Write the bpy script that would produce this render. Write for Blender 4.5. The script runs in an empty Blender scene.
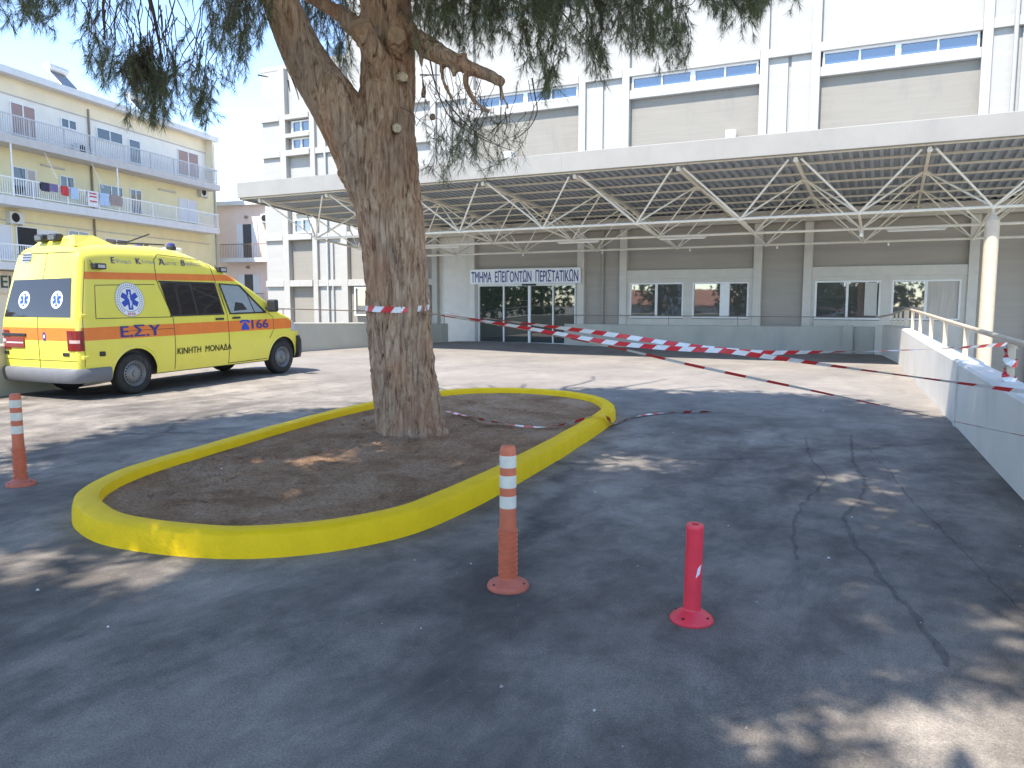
import bpy, bmesh, math, random
import numpy as np
from mathutils import Vector, Matrix, noise
random.seed(7)
rng = np.random.default_rng(7)
S = bpy.context.scene
COL = S.collection
RAD = math.radians
sin, cos, pi = math.sin, math.cos, math.pi

# ------------------------------------------------------------------ camera
F_PX, YAW, PITCH, EYE = 769.0, RAD(26), math.atan(81 / 769.0), 1.6
Rv = Vector((cos(YAW), sin(YAW), 0)); Fh = Vector((-sin(YAW), cos(YAW), 0))
Fw = Fh * cos(PITCH) + Vector((0, 0, -sin(PITCH))); Uv = Fh * sin(PITCH) + Vector((0, 0, cos(PITCH)))
def ray(u, v): return Rv * ((u - 512) / F_PX) + Uv * ((384 - v) / F_PX) + Fw
def at(u, v, Z):                       # point of the place seen at a pixel, Z metres ahead
    d = ray(u, v); return d * (Z / d.dot(Fh)) + Vector((0, 0, EYE))
def ground(u, v, z=0.0):
    d = ray(u, v); return d * ((z - EYE) / d.z) + Vector((0, 0, EYE))
cd = bpy.data.cameras.new('camera'); cam = bpy.data.objects.new('camera', cd); COL.objects.link(cam)
cam.location = (0, 0, EYE); cam.rotation_euler = (pi / 2 - PITCH, 0, YAW)
cd.sensor_width = 36; cd.lens = 36 * F_PX / 1024; cd.clip_start = 0.05; cd.clip_end = 3000
S.camera = cam

# ------------------------------------------------------------------ light
AZ, EL = RAD(14), RAD(58.5)
sd = Vector((-sin(AZ) * cos(EL), -cos(AZ) * cos(EL), sin(EL)))
w = bpy.data.worlds.new('World'); S.world = w; w.use_nodes = True
nt = w.node_tree; bg = nt.nodes['Background']
sky = nt.nodes.new('ShaderNodeTexSky'); sky.sky_type = 'NISHITA'; sky.sun_disc = False
sky.sun_elevation = EL; sky.sun_rotation = pi + AZ; sky.altitude = 2000; sky.air_density = 1.0; sky.dust_density = .05; sky.ozone_density = .35
nt.links.new(sky.outputs[0], bg.inputs[0]); bg.inputs[1].default_value = 0.15
ld = bpy.data.lights.new('sun', 'SUN'); ld.energy = 2.8; ld.angle = RAD(0.55); ld.color = (1, .945, .87)
lo = bpy.data.objects.new('sun', ld); COL.objects.link(lo); lo.rotation_euler = sd.to_track_quat('Z', 'Y').to_euler(); lo.location = (-10, -10, 40)
S.view_settings.view_transform = 'Standard'; S.view_settings.look = 'None'
S.view_settings.exposure = 1.8; S.view_settings.gamma = 1
S.render.engine = 'CYCLES'
S.cycles.max_bounces = 6; S.cycles.diffuse_bounces = 3; S.cycles.glossy_bounces = 3; S.cycles.transparent_max_bounces = 6
S.cycles.use_denoising = True

# ------------------------------------------------------------------ materials
def nodes(name):
    m = bpy.data.materials.new(name); m.use_nodes = True
    return m, m.node_tree, m.node_tree.nodes['Principled BSDF']
def ramp(t, fac, stops):
    r = t.nodes.new('ShaderNodeValToRGB'); el = r.color_ramp.elements
    while len(el) < len(stops): el.new(0.5)
    for e, (p, c) in zip(el, stops): e.position = p; e.color = (*c, 1) if len(c) == 3 else c
    t.links.new(fac, r.inputs[0]); return r.outputs[0]
def tex(t, kind, scale, stretch=(1, 1, 1), detail=6, rough=.6, distort=0, coord='Object', **kw):
    tc = t.nodes.new('ShaderNodeTexCoord'); mp = t.nodes.new('ShaderNodeMapping'); mp.inputs['Scale'].default_value = stretch
    t.links.new(tc.outputs[coord], mp.inputs[0])
    n = t.nodes.new({'noise': 'ShaderNodeTexNoise', 'voronoi': 'ShaderNodeTexVoronoi', 'wave': 'ShaderNodeTexWave'}[kind])
    t.links.new(mp.outputs[0], n.inputs['Vector']); n.inputs['Scale'].default_value = scale
    if kind == 'noise': n.inputs['Detail'].default_value = detail; n.inputs['Roughness'].default_value = rough; n.inputs['Distortion'].default_value = distort
    for k, v in kw.items(): setattr(n, k, v)
    return n
def mix(t, fac, a, b, mode='MIX'):
    m = t.nodes.new('ShaderNodeMix'); m.data_type = 'RGBA'; m.blend_type = mode
    for sock, v in ((m.inputs[0], fac), (m.inputs[6], a), (m.inputs[7], b)):
        if isinstance(v, (int, float)): sock.default_value = v
        elif isinstance(v, tuple): sock.default_value = (*v, 1)
        else: t.links.new(v, sock)
    return m.outputs[2]
def bump(t, b, height, strength, dist=.02):
    n = t.nodes.new('ShaderNodeBump'); n.inputs['Strength'].default_value = strength; n.inputs['Distance'].default_value = dist
    t.links.new(height, n.inputs['Height']); t.links.new(n.outputs[0], b.inputs['Normal'])
def mat(name, c, rough=.6, var=.18, scale=6, metallic=0, bmp=0, bscale=60, stretch=(1, 1, 1), spec=.5, ior=None, coat=0, dirt=None):
    m, t, b = nodes(name)
    n = tex(t, 'noise', scale, stretch)
    lo_ = tuple(x * (1 - var) for x in c); hi = tuple(min(1, x * (1 + var)) for x in c)
    col = ramp(t, n.outputs[0], [(.3, lo_), (.7, hi)])
    if dirt:
        n2 = tex(t, 'noise', scale * .7, (1, 1, .35), 8, .7)
        col = mix(t, ramp(t, n2.outputs[0], [(.52, (0, 0, 0)), (.72, (.6, .6, .6))]), col, dirt)
    t.links.new(col, b.inputs['Base Color'])
    b.inputs['Roughness'].default_value = rough; b.inputs['Metallic'].default_value = metallic
    b.inputs['Specular IOR Level'].default_value = spec
    if ior: b.inputs['IOR'].default_value = ior
    if coat: b.inputs['Coat Weight'].default_value = coat; b.inputs['Coat Roughness'].default_value = .08
    if bmp: bump(t, b, tex(t, 'noise', bscale).outputs[0], bmp)
    return m

def asphalt():
    m, t, b = nodes('weathered_asphalt')
    big = tex(t, 'noise', .6, (1, .7, 1), 9, .66, .25)
    col = ramp(t, big.outputs[0], [(.36, (.118, .100, .085)), (.48, (.215, .187, .158)), (.62, (.325, .284, .240))])
    mid = tex(t, 'noise', 2.6, (1, .8, 1), 9, .72, .2)
    col = mix(t, .75, col, ramp(t, mid.outputs[0], [(.36, (.55, .55, .55)), (.53, (1, 1, 1)), (.68, (1.3, 1.28, 1.24))]), 'MULTIPLY')
    fine = tex(t, 'noise', 120, (1, 1, 1), 5, .75)
    col = mix(t, .85, col, ramp(t, fine.outputs[0], [(.36, (.6, .6, .6)), (.5, (1, 1, 1)), (.64, (1.4, 1.4, 1.38))]), 'MULTIPLY')
    # wandering cracks
    tc = t.nodes.new('ShaderNodeTexCoord')
    dn = tex(t, 'noise', .9, (1, 1, 1), 5, .6)
    ad = t.nodes.new('ShaderNodeVectorMath'); ad.operation = 'MULTIPLY_ADD'; ad.inputs[1].default_value = (1.1, 1.1, 0)
    t.links.new(dn.outputs['Color'], ad.inputs[0]); t.links.new(tc.outputs['Object'], ad.inputs[2])
    v = t.nodes.new('ShaderNodeTexVoronoi'); v.feature = 'DISTANCE_TO_EDGE'; v.inputs['Scale'].default_value = .33
    t.links.new(ad.outputs[0], v.inputs['Vector'])
    cr = ramp(t, v.outputs['Distance'], [(0, (1, 1, 1)), (.012, (.55, .55, .55)), (.03, (0, 0, 0))])
    msk = ramp(t, tex(t, 'noise', .5, (1, 1, 1), 3).outputs[0], [(.47, (0, 0, 0)), (.6, (.75, .75, .75))])
    col = mix(t, mix(t, 1.0, cr, msk, 'MULTIPLY'), col, (.045, .043, .043))
    # dark seal patches
    sp = tex(t, 'noise', .8, (1.5, .55, 1), 9, .7, .5)
    sx_ = t.nodes.new('ShaderNodeSeparateXYZ'); t.links.new(tc.outputs['Object'], sx_.inputs[0])
    mr = t.nodes.new('ShaderNodeMapRange'); mr.inputs[1].default_value = 9; mr.inputs[2].default_value = 14; t.links.new(sx_.outputs[1], mr.inputs[0])
    old = mr.outputs[0]      # paler, fewer patches toward the entrance: its sunlight put into the colour
    col = mix(t, mix(t, 1.0, old, (.62, .62, .62), 'MULTIPLY'), col, (.262, .236, .208))
    sm = t.nodes.new('ShaderNodeMath'); sm.operation = 'SUBTRACT'; sm.use_clamp = True; t.links.new(ramp(t, sp.outputs[0], [(.50, (0, 0, 0)), (.66, (.72, .72, .72))]), sm.inputs[0])
    hf = t.nodes.new('ShaderNodeMath'); hf.operation = 'MULTIPLY'; hf.inputs[1].default_value = .62; t.links.new(old, hf.inputs[0]); t.links.new(hf.outputs[0], sm.inputs[1])
    col = mix(t, sm.outputs[0], col, (.085, .076, .069))
    t.links.new(col, b.inputs['Base Color']); b.inputs['Roughness'].default_value = .85; b.inputs['Specular IOR Level'].default_value = .35
    bump(t, b, tex(t, 'noise', 90, (1, 1, 1), 5, .8).outputs[0], .55, .012)
    return m
def bark():
    m, t, b = nodes('pine_bark')
    n1 = tex(t, 'noise', 13, (1.6, 1.6, .28), 8, .68, .9)
    col = ramp(t, n1.outputs[0], [(.35, (.085, .05, .033)), (.42, (.32, .19, .115)), (.54, (.54, .36, .232)), (.70, (.69, .515, .365))])
    n2 = tex(t, 'noise', 2.2, (1, 1, .5), 4)
    col = mix(t, ramp(t, n2.outputs[0], [(.45, (0, 0, 0)), (.65, (.5, .5, .5))]), col, (.46, .215, .115))
    n3 = tex(t, 'noise', 1.6, (1, 1, .4), 4, .5, 1)
    col = mix(t, ramp(t, n3.outputs[0], [(.5, (0, 0, 0)), (.68, (.35, .35, .35))]), col, (.33, .28, .235))
    t.links.new(col, b.inputs['Base Color']); b.inputs['Roughness'].default_value = .95; b.inputs['Specular IOR Level'].default_value = .15
    bump(t, b, n1.outputs[0], 1.0, .05); return m
def soil():
    m, t, b = nodes('dry_soil')
    n1 = tex(t, 'noise', 1.6, (1, 1, 1), 8, .7, .4)
    col = ramp(t, n1.outputs[0], [(.3, (.32, .175, .095)), (.5, (.53, .325, .19)), (.7, (.68, .47, .31))])
    n2 = tex(t, 'noise', 40, (1, 1, 1), 6, .8)
    col = mix(t, .8, col, ramp(t, n2.outputs[0], [(.34, (.4, .4, .4)), (.5, (1, 1, 1)), (.66, (1.5, 1.5, 1.5))]), 'MULTIPLY')
    t.links.new(col, b.inputs['Base Color']); b.inputs['Roughness'].default_value = 1; b.inputs['Specular IOR Level'].default_value = .1
    bump(t, b, n2.outputs[0], 1.0, .06); return m
def needles(name, c1, c2, c3):
    m, t, b = nodes(name)
    g = t.nodes.new('ShaderNodeNewGeometry')
    col = ramp(t, g.outputs['Random Per Island'], [(0, c1), (.55, c2), (1, c3)])
    t.links.new(col, b.inputs['Base Color']); b.inputs['Roughness'].default_value = .6; b.inputs['Specular IOR Level'].default_value = .3
    tr = t.nodes.new('ShaderNodeBsdfTranslucent'); t.links.new(col, tr.inputs[0])
    mx = t.nodes.new('ShaderNodeMixShader'); mx.inputs[0].default_value = .22
    t.links.new(b.outputs[0], mx.inputs[1]); t.links.new(tr.outputs[0], mx.inputs[2])
    t.links.new(mx.outputs[0], t.nodes['Material Output'].inputs[0]); return m
def glass(name, c, ior=1.9, rough=.02):
    m, t, b = nodes(name); b.inputs['Base Color'].default_value = (*c, 1)
    b.inputs['Roughness'].default_value = rough; b.inputs['IOR'].default_value = ior; b.inputs['Specular IOR Level'].default_value = .5
    bump(t, b, tex(t, 'noise', 1.3, (1, 1, 1), 2).outputs[0], .03, .02)
    return m

def seam():
    m, t, b = nodes('dark_seam'); b.inputs['Base Color'].default_value = (.08, .077, .075, 1); b.inputs['Roughness'].default_value = .95; b.inputs['Specular IOR Level'].default_value = .1
    a = ramp(t, tex(t, 'noise', 14, (1, 1, 1), 8, .75).outputs[0], [(.34, (.1, .1, .1)), (.6, (.30, .30, .30))])
    t.links.new(a, b.inputs['Alpha']); return m
M = dict(
    asphalt=asphalt(), bark=bark(), soil=soil(),
    needle=needles('pine_needle', (.060, .073, .036), (.13, .146, .068), (.25, .26, .13)),
    dead=needles('dead_needle', (.06, .038, .026), (.10, .062, .04), (.15, .095, .06)),
    leaf=needles('broad_leaf', (.03, .055, .015), (.06, .11, .03), (.12, .17, .05)),
    twig=mat('twig_bark', (.10, .07, .055), .9),
    cutwood=mat('cut_wood', (.55, .43, .27), .8, .25, 30),
    rawwood=mat('old_cut_wood', (.36, .22, .12), .9, .3, 20),
    kerb=mat('yellow_kerb_paint', (.97, .61, .010), .6, .05, 5, bmp=.5, bscale=25, dirt=(.90, .54, .012), spec=.18),
    white=mat('white_render', (.385, .368, .335), .8, .05, 3, dirt=(.33, .312, .28)),
    whiteB=mat('white_concrete_panel', (.37, .357, .328), .8, .05, 1.5, stretch=(.3, .3, 3), dirt=(.365, .352, .325)),
    beige=mat('beige_cladding', (.255, .232, .195), .8, .07, 2, stretch=(.3, .3, 8), dirt=(.19, .178, .158)),
    beigeshade=mat('beige_cladding_for_shade', (.375, .335, .29), .8, .06, 2, stretch=(.3, .3, 3)),  # copy of the beige cladding, colour brightened for the canopy's shade
    trim=mat('beige_trim', (.60, .56, .50), .7, .06, 3),
    frame=mat('white_aluminium', (.78, .77, .75), .4, .03),
    paintwall=mat('parapet_paint', (.72, .67, .585), .8, .07, 1.2, dirt=(.57, .54, .48)),
    graywall=mat('grey_parapet_paint', (.47, .445, .375), .85, .08, 1.2, dirt=(.33, .33, .31)),
    beigewall=mat('beige_parapet_bounce', (.50, .47, .36), .85, .08, 1.2),  # yellow bounce off the ambulance put into this beige
    fascia=mat('fascia_sheet', (.29, .277, .252), .6, .06, 1.5, dirt=(.225, .222, .216)),
    roofmetal=mat('roof_sheet_metal', (.36, .395, .44), .5, .08, 3, metallic=.2),
    steel=mat('cream_painted_steel', (.74, .68, .57), .5, .06, 6),
    rail=mat('cream_rail_paint', (.56, .46, .34), .45, .08, 8),
    brownrail=mat('brown_rail_paint', (.25, .19, .15), .5),
    galv=mat('galvanised_pipe', (.55, .55, .54), .4, .1, metallic=.4),
    winglass=glass('window_glass', (.085, .085, .08), 2.5),
    doorglass=glass('door_glass', (.035, .042, .034), 2.1),
    skyglass=glass('ribbon_glass', (.07, .11, .18), 2.2, .05),  # blue of the reflected sky also put into the base colour
    darkin=mat('dark_interior', (.03, .03, .032), .9),
    blind=mat('window_blind', (.55, .53, .48), .9, .06, 4),
    curtain=mat('curtain', (.50, .45, .40), .95, .15, 3, stretch=(8, 8, .3)),
    signw=mat('sign_white', (.78, .78, .80), .4, .03),
    signb=mat('sign_blue', (.03, .03, .20), .5, .05),
    lamp=mat('lamp_housing_white', (.85, .85, .84), .4, .03),
    lampg=mat('frosted_bulb', (.85, .84, .80), .2, .03),
    orange=mat('orange_plastic', (.64, .155, .07), .55, .12, 12, dirt=(.36, .12, .07)),
    oranged=mat('dusty_orange_plastic', (.56, .145, .085), .65, .15, 14, dirt=(.33, .19, .15)),
    reflect=mat('reflective_white', (.76, .69, .56), .4, .10, 14, dirt=(.5, .45, .38)),
    red=mat('red_plastic', (.88, .05, .075), .4, .07, 8, dirt=(.70, .06, .07)),
    sticker=mat('white_sticker', (.85, .85, .85), .5, .03),
    dark=mat('dark_hole', (.02, .02, .02), .9),
    tapew=mat('tape_white', (.80, .78, .76), .35, .06, 20),
    taper=mat('tape_red', (.66, .035, .04), .35, .08, 20),
    # ambulance
    yellow=mat('yellow_vehicle_paint', (.78, .68, .085), .35, .03, 3, coat=.5),
    ostripe=mat('orange_reflective_stripe', (.78, .20, .03), .45, .06, 6),
    blue=mat('blue_vinyl', (.02, .07, .42), .45, .05),
    navy=mat('navy_vinyl', (.035, .04, .20), .45, .05),
    black=mat('black_vinyl', (.02, .02, .022), .5, .1),
    bwhite=mat('white_vinyl', (.80, .81, .83), .45, .03),
    greyv=mat('grey_vinyl', (.28, .30, .36), .45, .05),
    tint=glass('tinted_vehicle_glass', (.030, .026, .026), 1.55),
    cabglass=glass('cab_glass', (.30, .35, .37), 1.9),
    rubber=mat('tyre_rubber', (.028, .027, .026), .85, .2, 8, dirt=(.08, .075, .07)),
    rim=mat('grey_wheel_steel', (.20, .20, .20), .45, .1, 10, metallic=.3),
    bumper=mat('grey_bumper_plastic', (.15, .152, .16), .6, .08, 5),
    bplastic=mat('black_trim_plastic', (.025, .025, .027), .5, .1, 6),
    tail=mat('red_tail_lens', (.17, .008, .010), .15, .1, 12, coat=.6),
    taillight=mat('pale_tail_lens', (.55, .36, .34), .15, .05, 12, coat=.6),
    plate=mat('red_number_plate', (.22, .035, .03), .5, .1),
    lens=mat('lamp_lens', (.45, .46, .48), .15, .1, 20, coat=.5),
    lensd=mat('dark_lamp_lens', (.12, .125, .13), .15, .2, 20, coat=.5),
    # town
    cream=mat('cream_wall_paint', (.82, .70, .50), .85, .05, 1, dirt=(.72, .63, .50)),
    apwhite=mat('pale_wall_paint', (.82, .76, .67), .85, .05, 1, dirt=(.70, .67, .63)),
    apyellow=mat('yellow_wall_paint', (.80, .71, .43), .85, .06, 1, dirt=(.72, .63, .42)),
    slab=mat('balcony_concrete', (.52, .49, .46), .85, .1, 2, dirt=(.48, .46, .44)),
    slabw=mat('white_balcony_paint', (.66, .65, .64), .8, .05, 2, dirt=(.52, .51, .50)),
    railgrey=mat('grey_balcony_rail', (.50, .50, .52), .5, .08),
    railwhite=mat('white_balcony_rail', (.80, .80, .80), .5, .05),
    shutter=mat('brown_shutter', (.36, .24, .21), .7, .08, 3, stretch=(1, 1, 20)),
    shutterw=mat('white_shutter', (.70, .70, .72), .7, .05, 3, stretch=(1, 1, 20)),
    apglass=glass('apartment_glass', (.05, .06, .08), 1.7),
    pink=mat('pink_wall_paint', (.80, .63, .56), .85, .05, 1, dirt=(.66, .50, .43)),
    terracotta=mat('red_roof_tile', (.42, .17, .10), .85, .2, 3),
    ac=mat('air_conditioner_white', (.62, .62, .60), .6, .08, 6),
    green=mat('dark_green_letter', (.02, .07, .05), .5),
    signbeige=mat('beige_signboard', (.70, .60, .47), .7),
    clred=mat('red_cloth', (.55, .06, .06), .95), clblue=mat('pale_blue_cloth', (.42, .54, .72), .95), clwhite=mat('white_cloth', (.75, .74, .76), .95),
    clbrown=mat('brown_blanket', (.33, .26, .24), .95), cldark=mat('dark_cloth', (.05, .045, .08), .95), clpurple=mat('purple_cloth', (.20, .15, .30), .95),
    earth=mat('far_ground', (.26, .24, .20), .95, .2, .2),
    road=mat('street_asphalt', (.10, .10, .10), .9, .2, .5),
    seam=seam(),
    pebble=mat('pale_crumb', (.60, .58, .54), .9, .2, 30),
)

# ------------------------------------------------------------------ mesh helpers
class MB:
    def __init__(s): s.v = []; s.f = []; s.m = []; s.mats = []; s.cur = 0
    def use(s, mt):
        mt = M[mt] if isinstance(mt, str) else mt
        if mt not in s.mats: s.mats.append(mt)
        s.cur = s.mats.index(mt); return s
    def add(s, vs, fs):
        o = len(s.v); s.v += [tuple(p) for p in vs]
        for f in fs: s.f.append([i + o for i in f]); s.m.append(s.cur)
        return s
    def box(s, x0, x1, y0, y1, z0, z1, ch=0):
        if x0 > x1: x0, x1 = x1, x0
        if y0 > y1: y0, y1 = y1, y0
        if ch:
            bm = bmesh.new(); bmesh.ops.create_cube(bm, size=1)
            for q in bm.verts: q.co = Vector(((x0 + x1) / 2 + q.co.x * (x1 - x0), (y0 + y1) / 2 + q.co.y * (y1 - y0), (z0 + z1) / 2 + q.co.z * (z1 - z0)))
            bmesh.ops.bevel(bm, geom=list(bm.edges), offset=ch, segments=2, profile=.5, affect='EDGES')
            s.add([q.co[:] for q in bm.verts], [[q.index for q in f.verts] for f in bm.faces]); bm.free(); return s
        return s.add([(x, y, z) for z in (z0, z1) for y in (y0, y1) for x in (x0, x1)],
                     [(0, 2, 3, 1), (4, 5, 7, 6), (0, 1, 5, 4), (2, 6, 7, 3), (0, 4, 6, 2), (1, 3, 7, 5)])
    def grid(s, fn, nu, nv, flip=False):
        vs = [fn(i / nu, j / nv) for j in range(nv + 1) for i in range(nu + 1)]
        fs = []
        for j in range(nv):
            for i in range(nu):
                a = j * (nu + 1) + i; q = (a, a + 1, a + nu + 2, a + nu + 1); fs.append(q[::-1] if flip else q)
        return s.add(vs, fs)
    def tube(s, pts, rad, n=8, cap=True):
        pts = [Vector(p) for p in pts]
        if not hasattr(rad, '__len__'): rad = [rad] * len(pts)
        vs = []; fs = []; a = None
        for i, p in enumerate(pts):
            t = (pts[min(i + 1, len(pts) - 1)] - pts[max(i - 1, 0)]).normalized()
            if a is None: a = t.orthogonal().normalized()
            else:
                a = a - t * a.dot(t); a = a.normalized() if a.length > 1e-6 else t.orthogonal().normalized()
            b = t.cross(a)
            for k in range(n):
                th = 2 * pi * k / n; vs.append(p + (a * cos(th) + b * sin(th)) * rad[i])
        for i in range(len(pts) - 1):
            for k in range(n): fs.append((i * n + k, i * n + (k + 1) % n, (i + 1) * n + (k + 1) % n, (i + 1) * n + k))
        if cap: fs.append(tuple(range(n))[::-1]); fs.append(tuple(range((len(pts) - 1) * n, len(pts) * n)))
        return s.add(vs, fs)
    def lathe(s, prof, n=24, c=(0, 0, 0), axis='z'):
        vs = []; fs = []
        for r, h in prof:
            for k in range(n):
                a = 2 * pi * k / n
                p = (r * cos(a), r * sin(a), h) if axis == 'z' else (r * cos(a), h, r * sin(a))
                vs.append((p[0] + c[0], p[1] + c[1], p[2] + c[2]))
        for i in range(len(prof) - 1):
            for k in range(n):
                q = (i * n + k, i * n + (k + 1) % n, (i + 1) * n + (k + 1) % n, (i + 1) * n + k); fs.append(q if axis == 'z' else q[::-1])
        return s.add(vs, fs)
    def build(s, name, parent=None, smooth=False, mt=None):
        if mt: s.use(mt); s.m = [s.cur] * len(s.f)
        me = bpy.data.meshes.new(name)
        off = Vector((0, 0, 0))
        vs = s.v
        if parent is not None and parent.get('world_xyz'):
            off = Vector(parent['world_xyz']); vs = [(p[0] - off.x, p[1] - off.y, p[2] - off.z) for p in s.v]
        me.from_pydata(vs, [], s.f)
        for q in s.mats: me.materials.append(q)
        me.polygons.foreach_set('material_index', s.m)
        if smooth: me.polygons.foreach_set('use_smooth', [True] * len(me.polygons))
        me.update()
        o = bpy.data.objects.new(name, me); COL.objects.link(o)
        if smooth and smooth != 'all':
            try: me.set_sharp_from_angle(angle=RAD(38))
            except Exception: pass
        if parent is not None:
            o.parent = parent
            if parent.get('world_xyz'): o['world_xyz'] = parent['world_xyz'][:]
        return o
def recenter(o, loc):
    loc = Vector(loc)
    o.data.transform(Matrix.Translation(-loc)); o.location = loc; return o
def tag(o, label, cat, group=None, kind=None):
    if label: o['label'] = label
    if cat: o['category'] = cat
    if group: o['group'] = group
    if kind: o['kind'] = kind
    return o
def thing(name, label, cat, loc=(0, 0, 0), rotz=0, group=None, world=False):
    o = bpy.data.objects.new(name, None); COL.objects.link(o); o.empty_display_size = .3
    o.location = loc; o.rotation_euler = (0, 0, rotz); tag(o, label, cat, group)
    if world: o['world_xyz'] = [float(q) for q in loc]
    return o
def struct(name, mb, mt=None, smooth=False):
    o = mb.build(name, None, smooth, mt); o['kind'] = 'structure'; return o
def dup(root, loc, rotz, label, group=None):
    r = root.copy(); COL.objects.link(r); r.location = loc; r.rotation_euler = (0, 0, rotz); r['label'] = label
    if group: r['group'] = group
    for ch in list(root.children):
        c = ch.copy(); COL.objects.link(c); c.parent = r
        for g in list(ch.children): d = g.copy(); COL.objects.link(d); d.parent = c
    return r
def text_mesh(txt, height, width=None, font_bold=0.0):
    txt = txt.translate(str.maketrans('ΑΒΕΖΗΙΚΜΝΟΡΤΥΧ', 'ABEZHIKMNOPTYX'))      # capitals the two alphabets share
    cu = bpy.data.curves.new('lettering', 'FONT'); cu.body = txt; cu.size = 1; cu.resolution_u = 3
    ob = bpy.data.objects.new('lettering', cu); COL.objects.link(ob)
    dg = bpy.context.evaluated_depsgraph_get(); me = bpy.data.meshes.new_from_object(ob.evaluated_get(dg))
    vs = [v.co.copy() for v in me.vertices]; fs = [tuple(p.vertices) for p in me.polygons]
    bpy.data.objects.remove(ob); bpy.data.meshes.remove(me)
    x0 = min(v.x for v in vs); x1 = max(v.x for v in vs); y0 = min(v.y for v in vs); y1 = max(v.y for v in vs)
    k = height / (y1 - y0); kx = (width / (x1 - x0)) if width else k
    V, Fc = [], []
    for q, (ox, oz) in enumerate(((0, 0), (1, .4), (-1, -.4), (.5, -.5), (-.5, .5)) if font_bold else ((0, 0),)):   # heavier strokes: the letter laid on itself, a hair apart
        o_ = len(V); V += [((v.x - x0 + ox * font_bold) * kx, (v.y - y0 + oz * font_bold * .8) * k, q * .0007) for v in vs]; Fc += [tuple(i + o_ for i in f) for f in fs]
    return V, Fc
def catmull(P, n, closed=False):
    P = [Vector(p) for p in P]; out = []; L = len(P)
    for i in range(L if closed else L - 1):
        g = (lambda k: P[k % L]) if closed else (lambda k: P[max(0, min(L - 1, k))])
        a, b, c, d = g(i - 1), g(i), g(i + 1), g(i + 2)
        for k in range(n):
            t = k / n; out.append(.5 * ((2 * b) + (c - a) * t + (2 * a - 5 * b + 4 * c - d) * t * t + (3 * b - a - 3 * c + d) * t ** 3))
    if not closed: out.append(P[-1])
    return out
def smooth01(x): x = max(0, min(1, x)); return x * x * (3 - 2 * x)

# ================================================================== SETTING
mb = MB().use('earth'); mb.grid(lambda u, v: (-900 + 1800 * u, -900 + 1800 * v, -1.9), 30, 30); struct('ground', mb)
# elevated forecourt: one sheet, gentle rise under the parked vehicle
lw = [(-11.2, -3), (-12.4, 2), (-13.62, 7.9), (-14.3, 10.2), (-15.6, 14.5), (-16.75, 18.4), (-16.3, 22.2), (-15.7, 26.4), (-15.6, 27.25)]
def lwx(y):
    for (a, b), (c, d) in zip(lw, lw[1:]):
        if b <= y <= d: return a + (c - a) * (y - b) / (d - b)
    return lw[0][0] - 40 if y < lw[0][1] else lw[-1][0]
def rwx(y): return 1.28 + (0.26 - 1.28) * (y - 3) / 20.0 if y > 3 else 1.28 + (3 - y) * .05
def gz(x, y):
    return .06 * smooth01((y - 9.2) / 3.6) * smooth01((-9.5 - x) / 3) + .006 * noise.noise((x * .5, y * .5, 0))
mb = MB().use('asphalt')
ys = [-40, -20, -10, -5] + [-3 + i * .5 for i in range(61)] + [27.28]
def fore(u, v):
    y = ys[round(v * (len(ys) - 1))]; a = lwx(y) - .1 if y >= -3 else -45; b = (rwx(y) + .15 if y > -3 else 30)
    x = a + (b - a) * u; return (x, y, gz(x, y))
mb.grid(fore, 44, len(ys) - 1)
struct('driveway', mb, smooth='all')
mb = MB().use('graywall')
for (a, b), (c, d) in zip(lw, lw[1:]): mb.add([(a - .1, b, -.02), (c - .1, d, -.02), (c - .1, d, -1.9), (a - .1, b, -1.9)], [(0, 1, 2, 3)])
struct('retaining_base', mb)

# ---- parapet walls
def parapet(name, label, pts, hts, th, mt, side, capmat=None):
    """wall swept along plan points pts, heights hts, thickness th toward 'side'"""
    P = [Vector((p[0], p[1], 0)) for p in pts]; vs = []; fs = []
    N = []
    for i in range(len(P)):
        t = (P[min(i + 1, len(P) - 1)] - P[max(i - 1, 0)]).normalized(); N.append(Vector((-t.y, t.x, 0)) * side)
    c = .03
    for p, n, h in zip(P, N, hts):
        for o, z in ((0, -1.9), (0, h - c), (c, h), (th - c, h), (th, h - c), (th, -1.9)): vs.append(p + n * o + Vector((0, 0, z)))
    for i in range(len(P) - 1):
        for k in range(5): fs.append((i * 6 + k, i * 6 + k + 1, (i + 1) * 6 + k + 1, (i + 1) * 6 + k))
    fs += [tuple(range(6)), tuple(range(len(vs) - 6, len(vs)))[::-1]]
    base = P[0]
    t = thing(name, label, 'wall', base, world=True)
    MB().use(mt).add(vs, fs).build('wall_body', t)
    return t, P, N
rp = [(rwx(y), y) for y in (1.5, 5, 8.3, 11.4, 11.43, 15, 19, 22.9)]
right_wall, P, N = parapet('parapet_wall', 'white painted parapet wall with cream handrail running along the right edge of the drive', rp,
                           [.74, .77, .80, .83, .85, .88, .93, .97], .30, 'paintwall', -1)
# a thin pier joint where the wall changes
MB().use('paintwall').box(rwx(11.5) - .02, rwx(11.5) + .06, 11.42, 11.62, 0, .8).build('wall_joint', right_wall)
rr = [(1.5, 1.13), (4.2, 1.16), (6.6, 1.19), (9.2, 1.22), (12.3, 1.27), (14.6, 1.31), (16.8, 1.35), (19, 1.39), (21, 1.42), (22.7, 1.45)]
hand = [(rwx(y) + .17, y, z) for y, z in rr]
MB().use('rail').tube(hand, .032, 10).build('handrail', right_wall, True)
for y, z in rr[1:]:
    zb = .74 + (y - 1.5) / 21.4 * .23 - .06
    MB().use('rail').box(rwx(y) + .135, rwx(y) + .205, y - .035, y + .035, zb, z - .01, .006).build('rail_post', right_wall)
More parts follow.
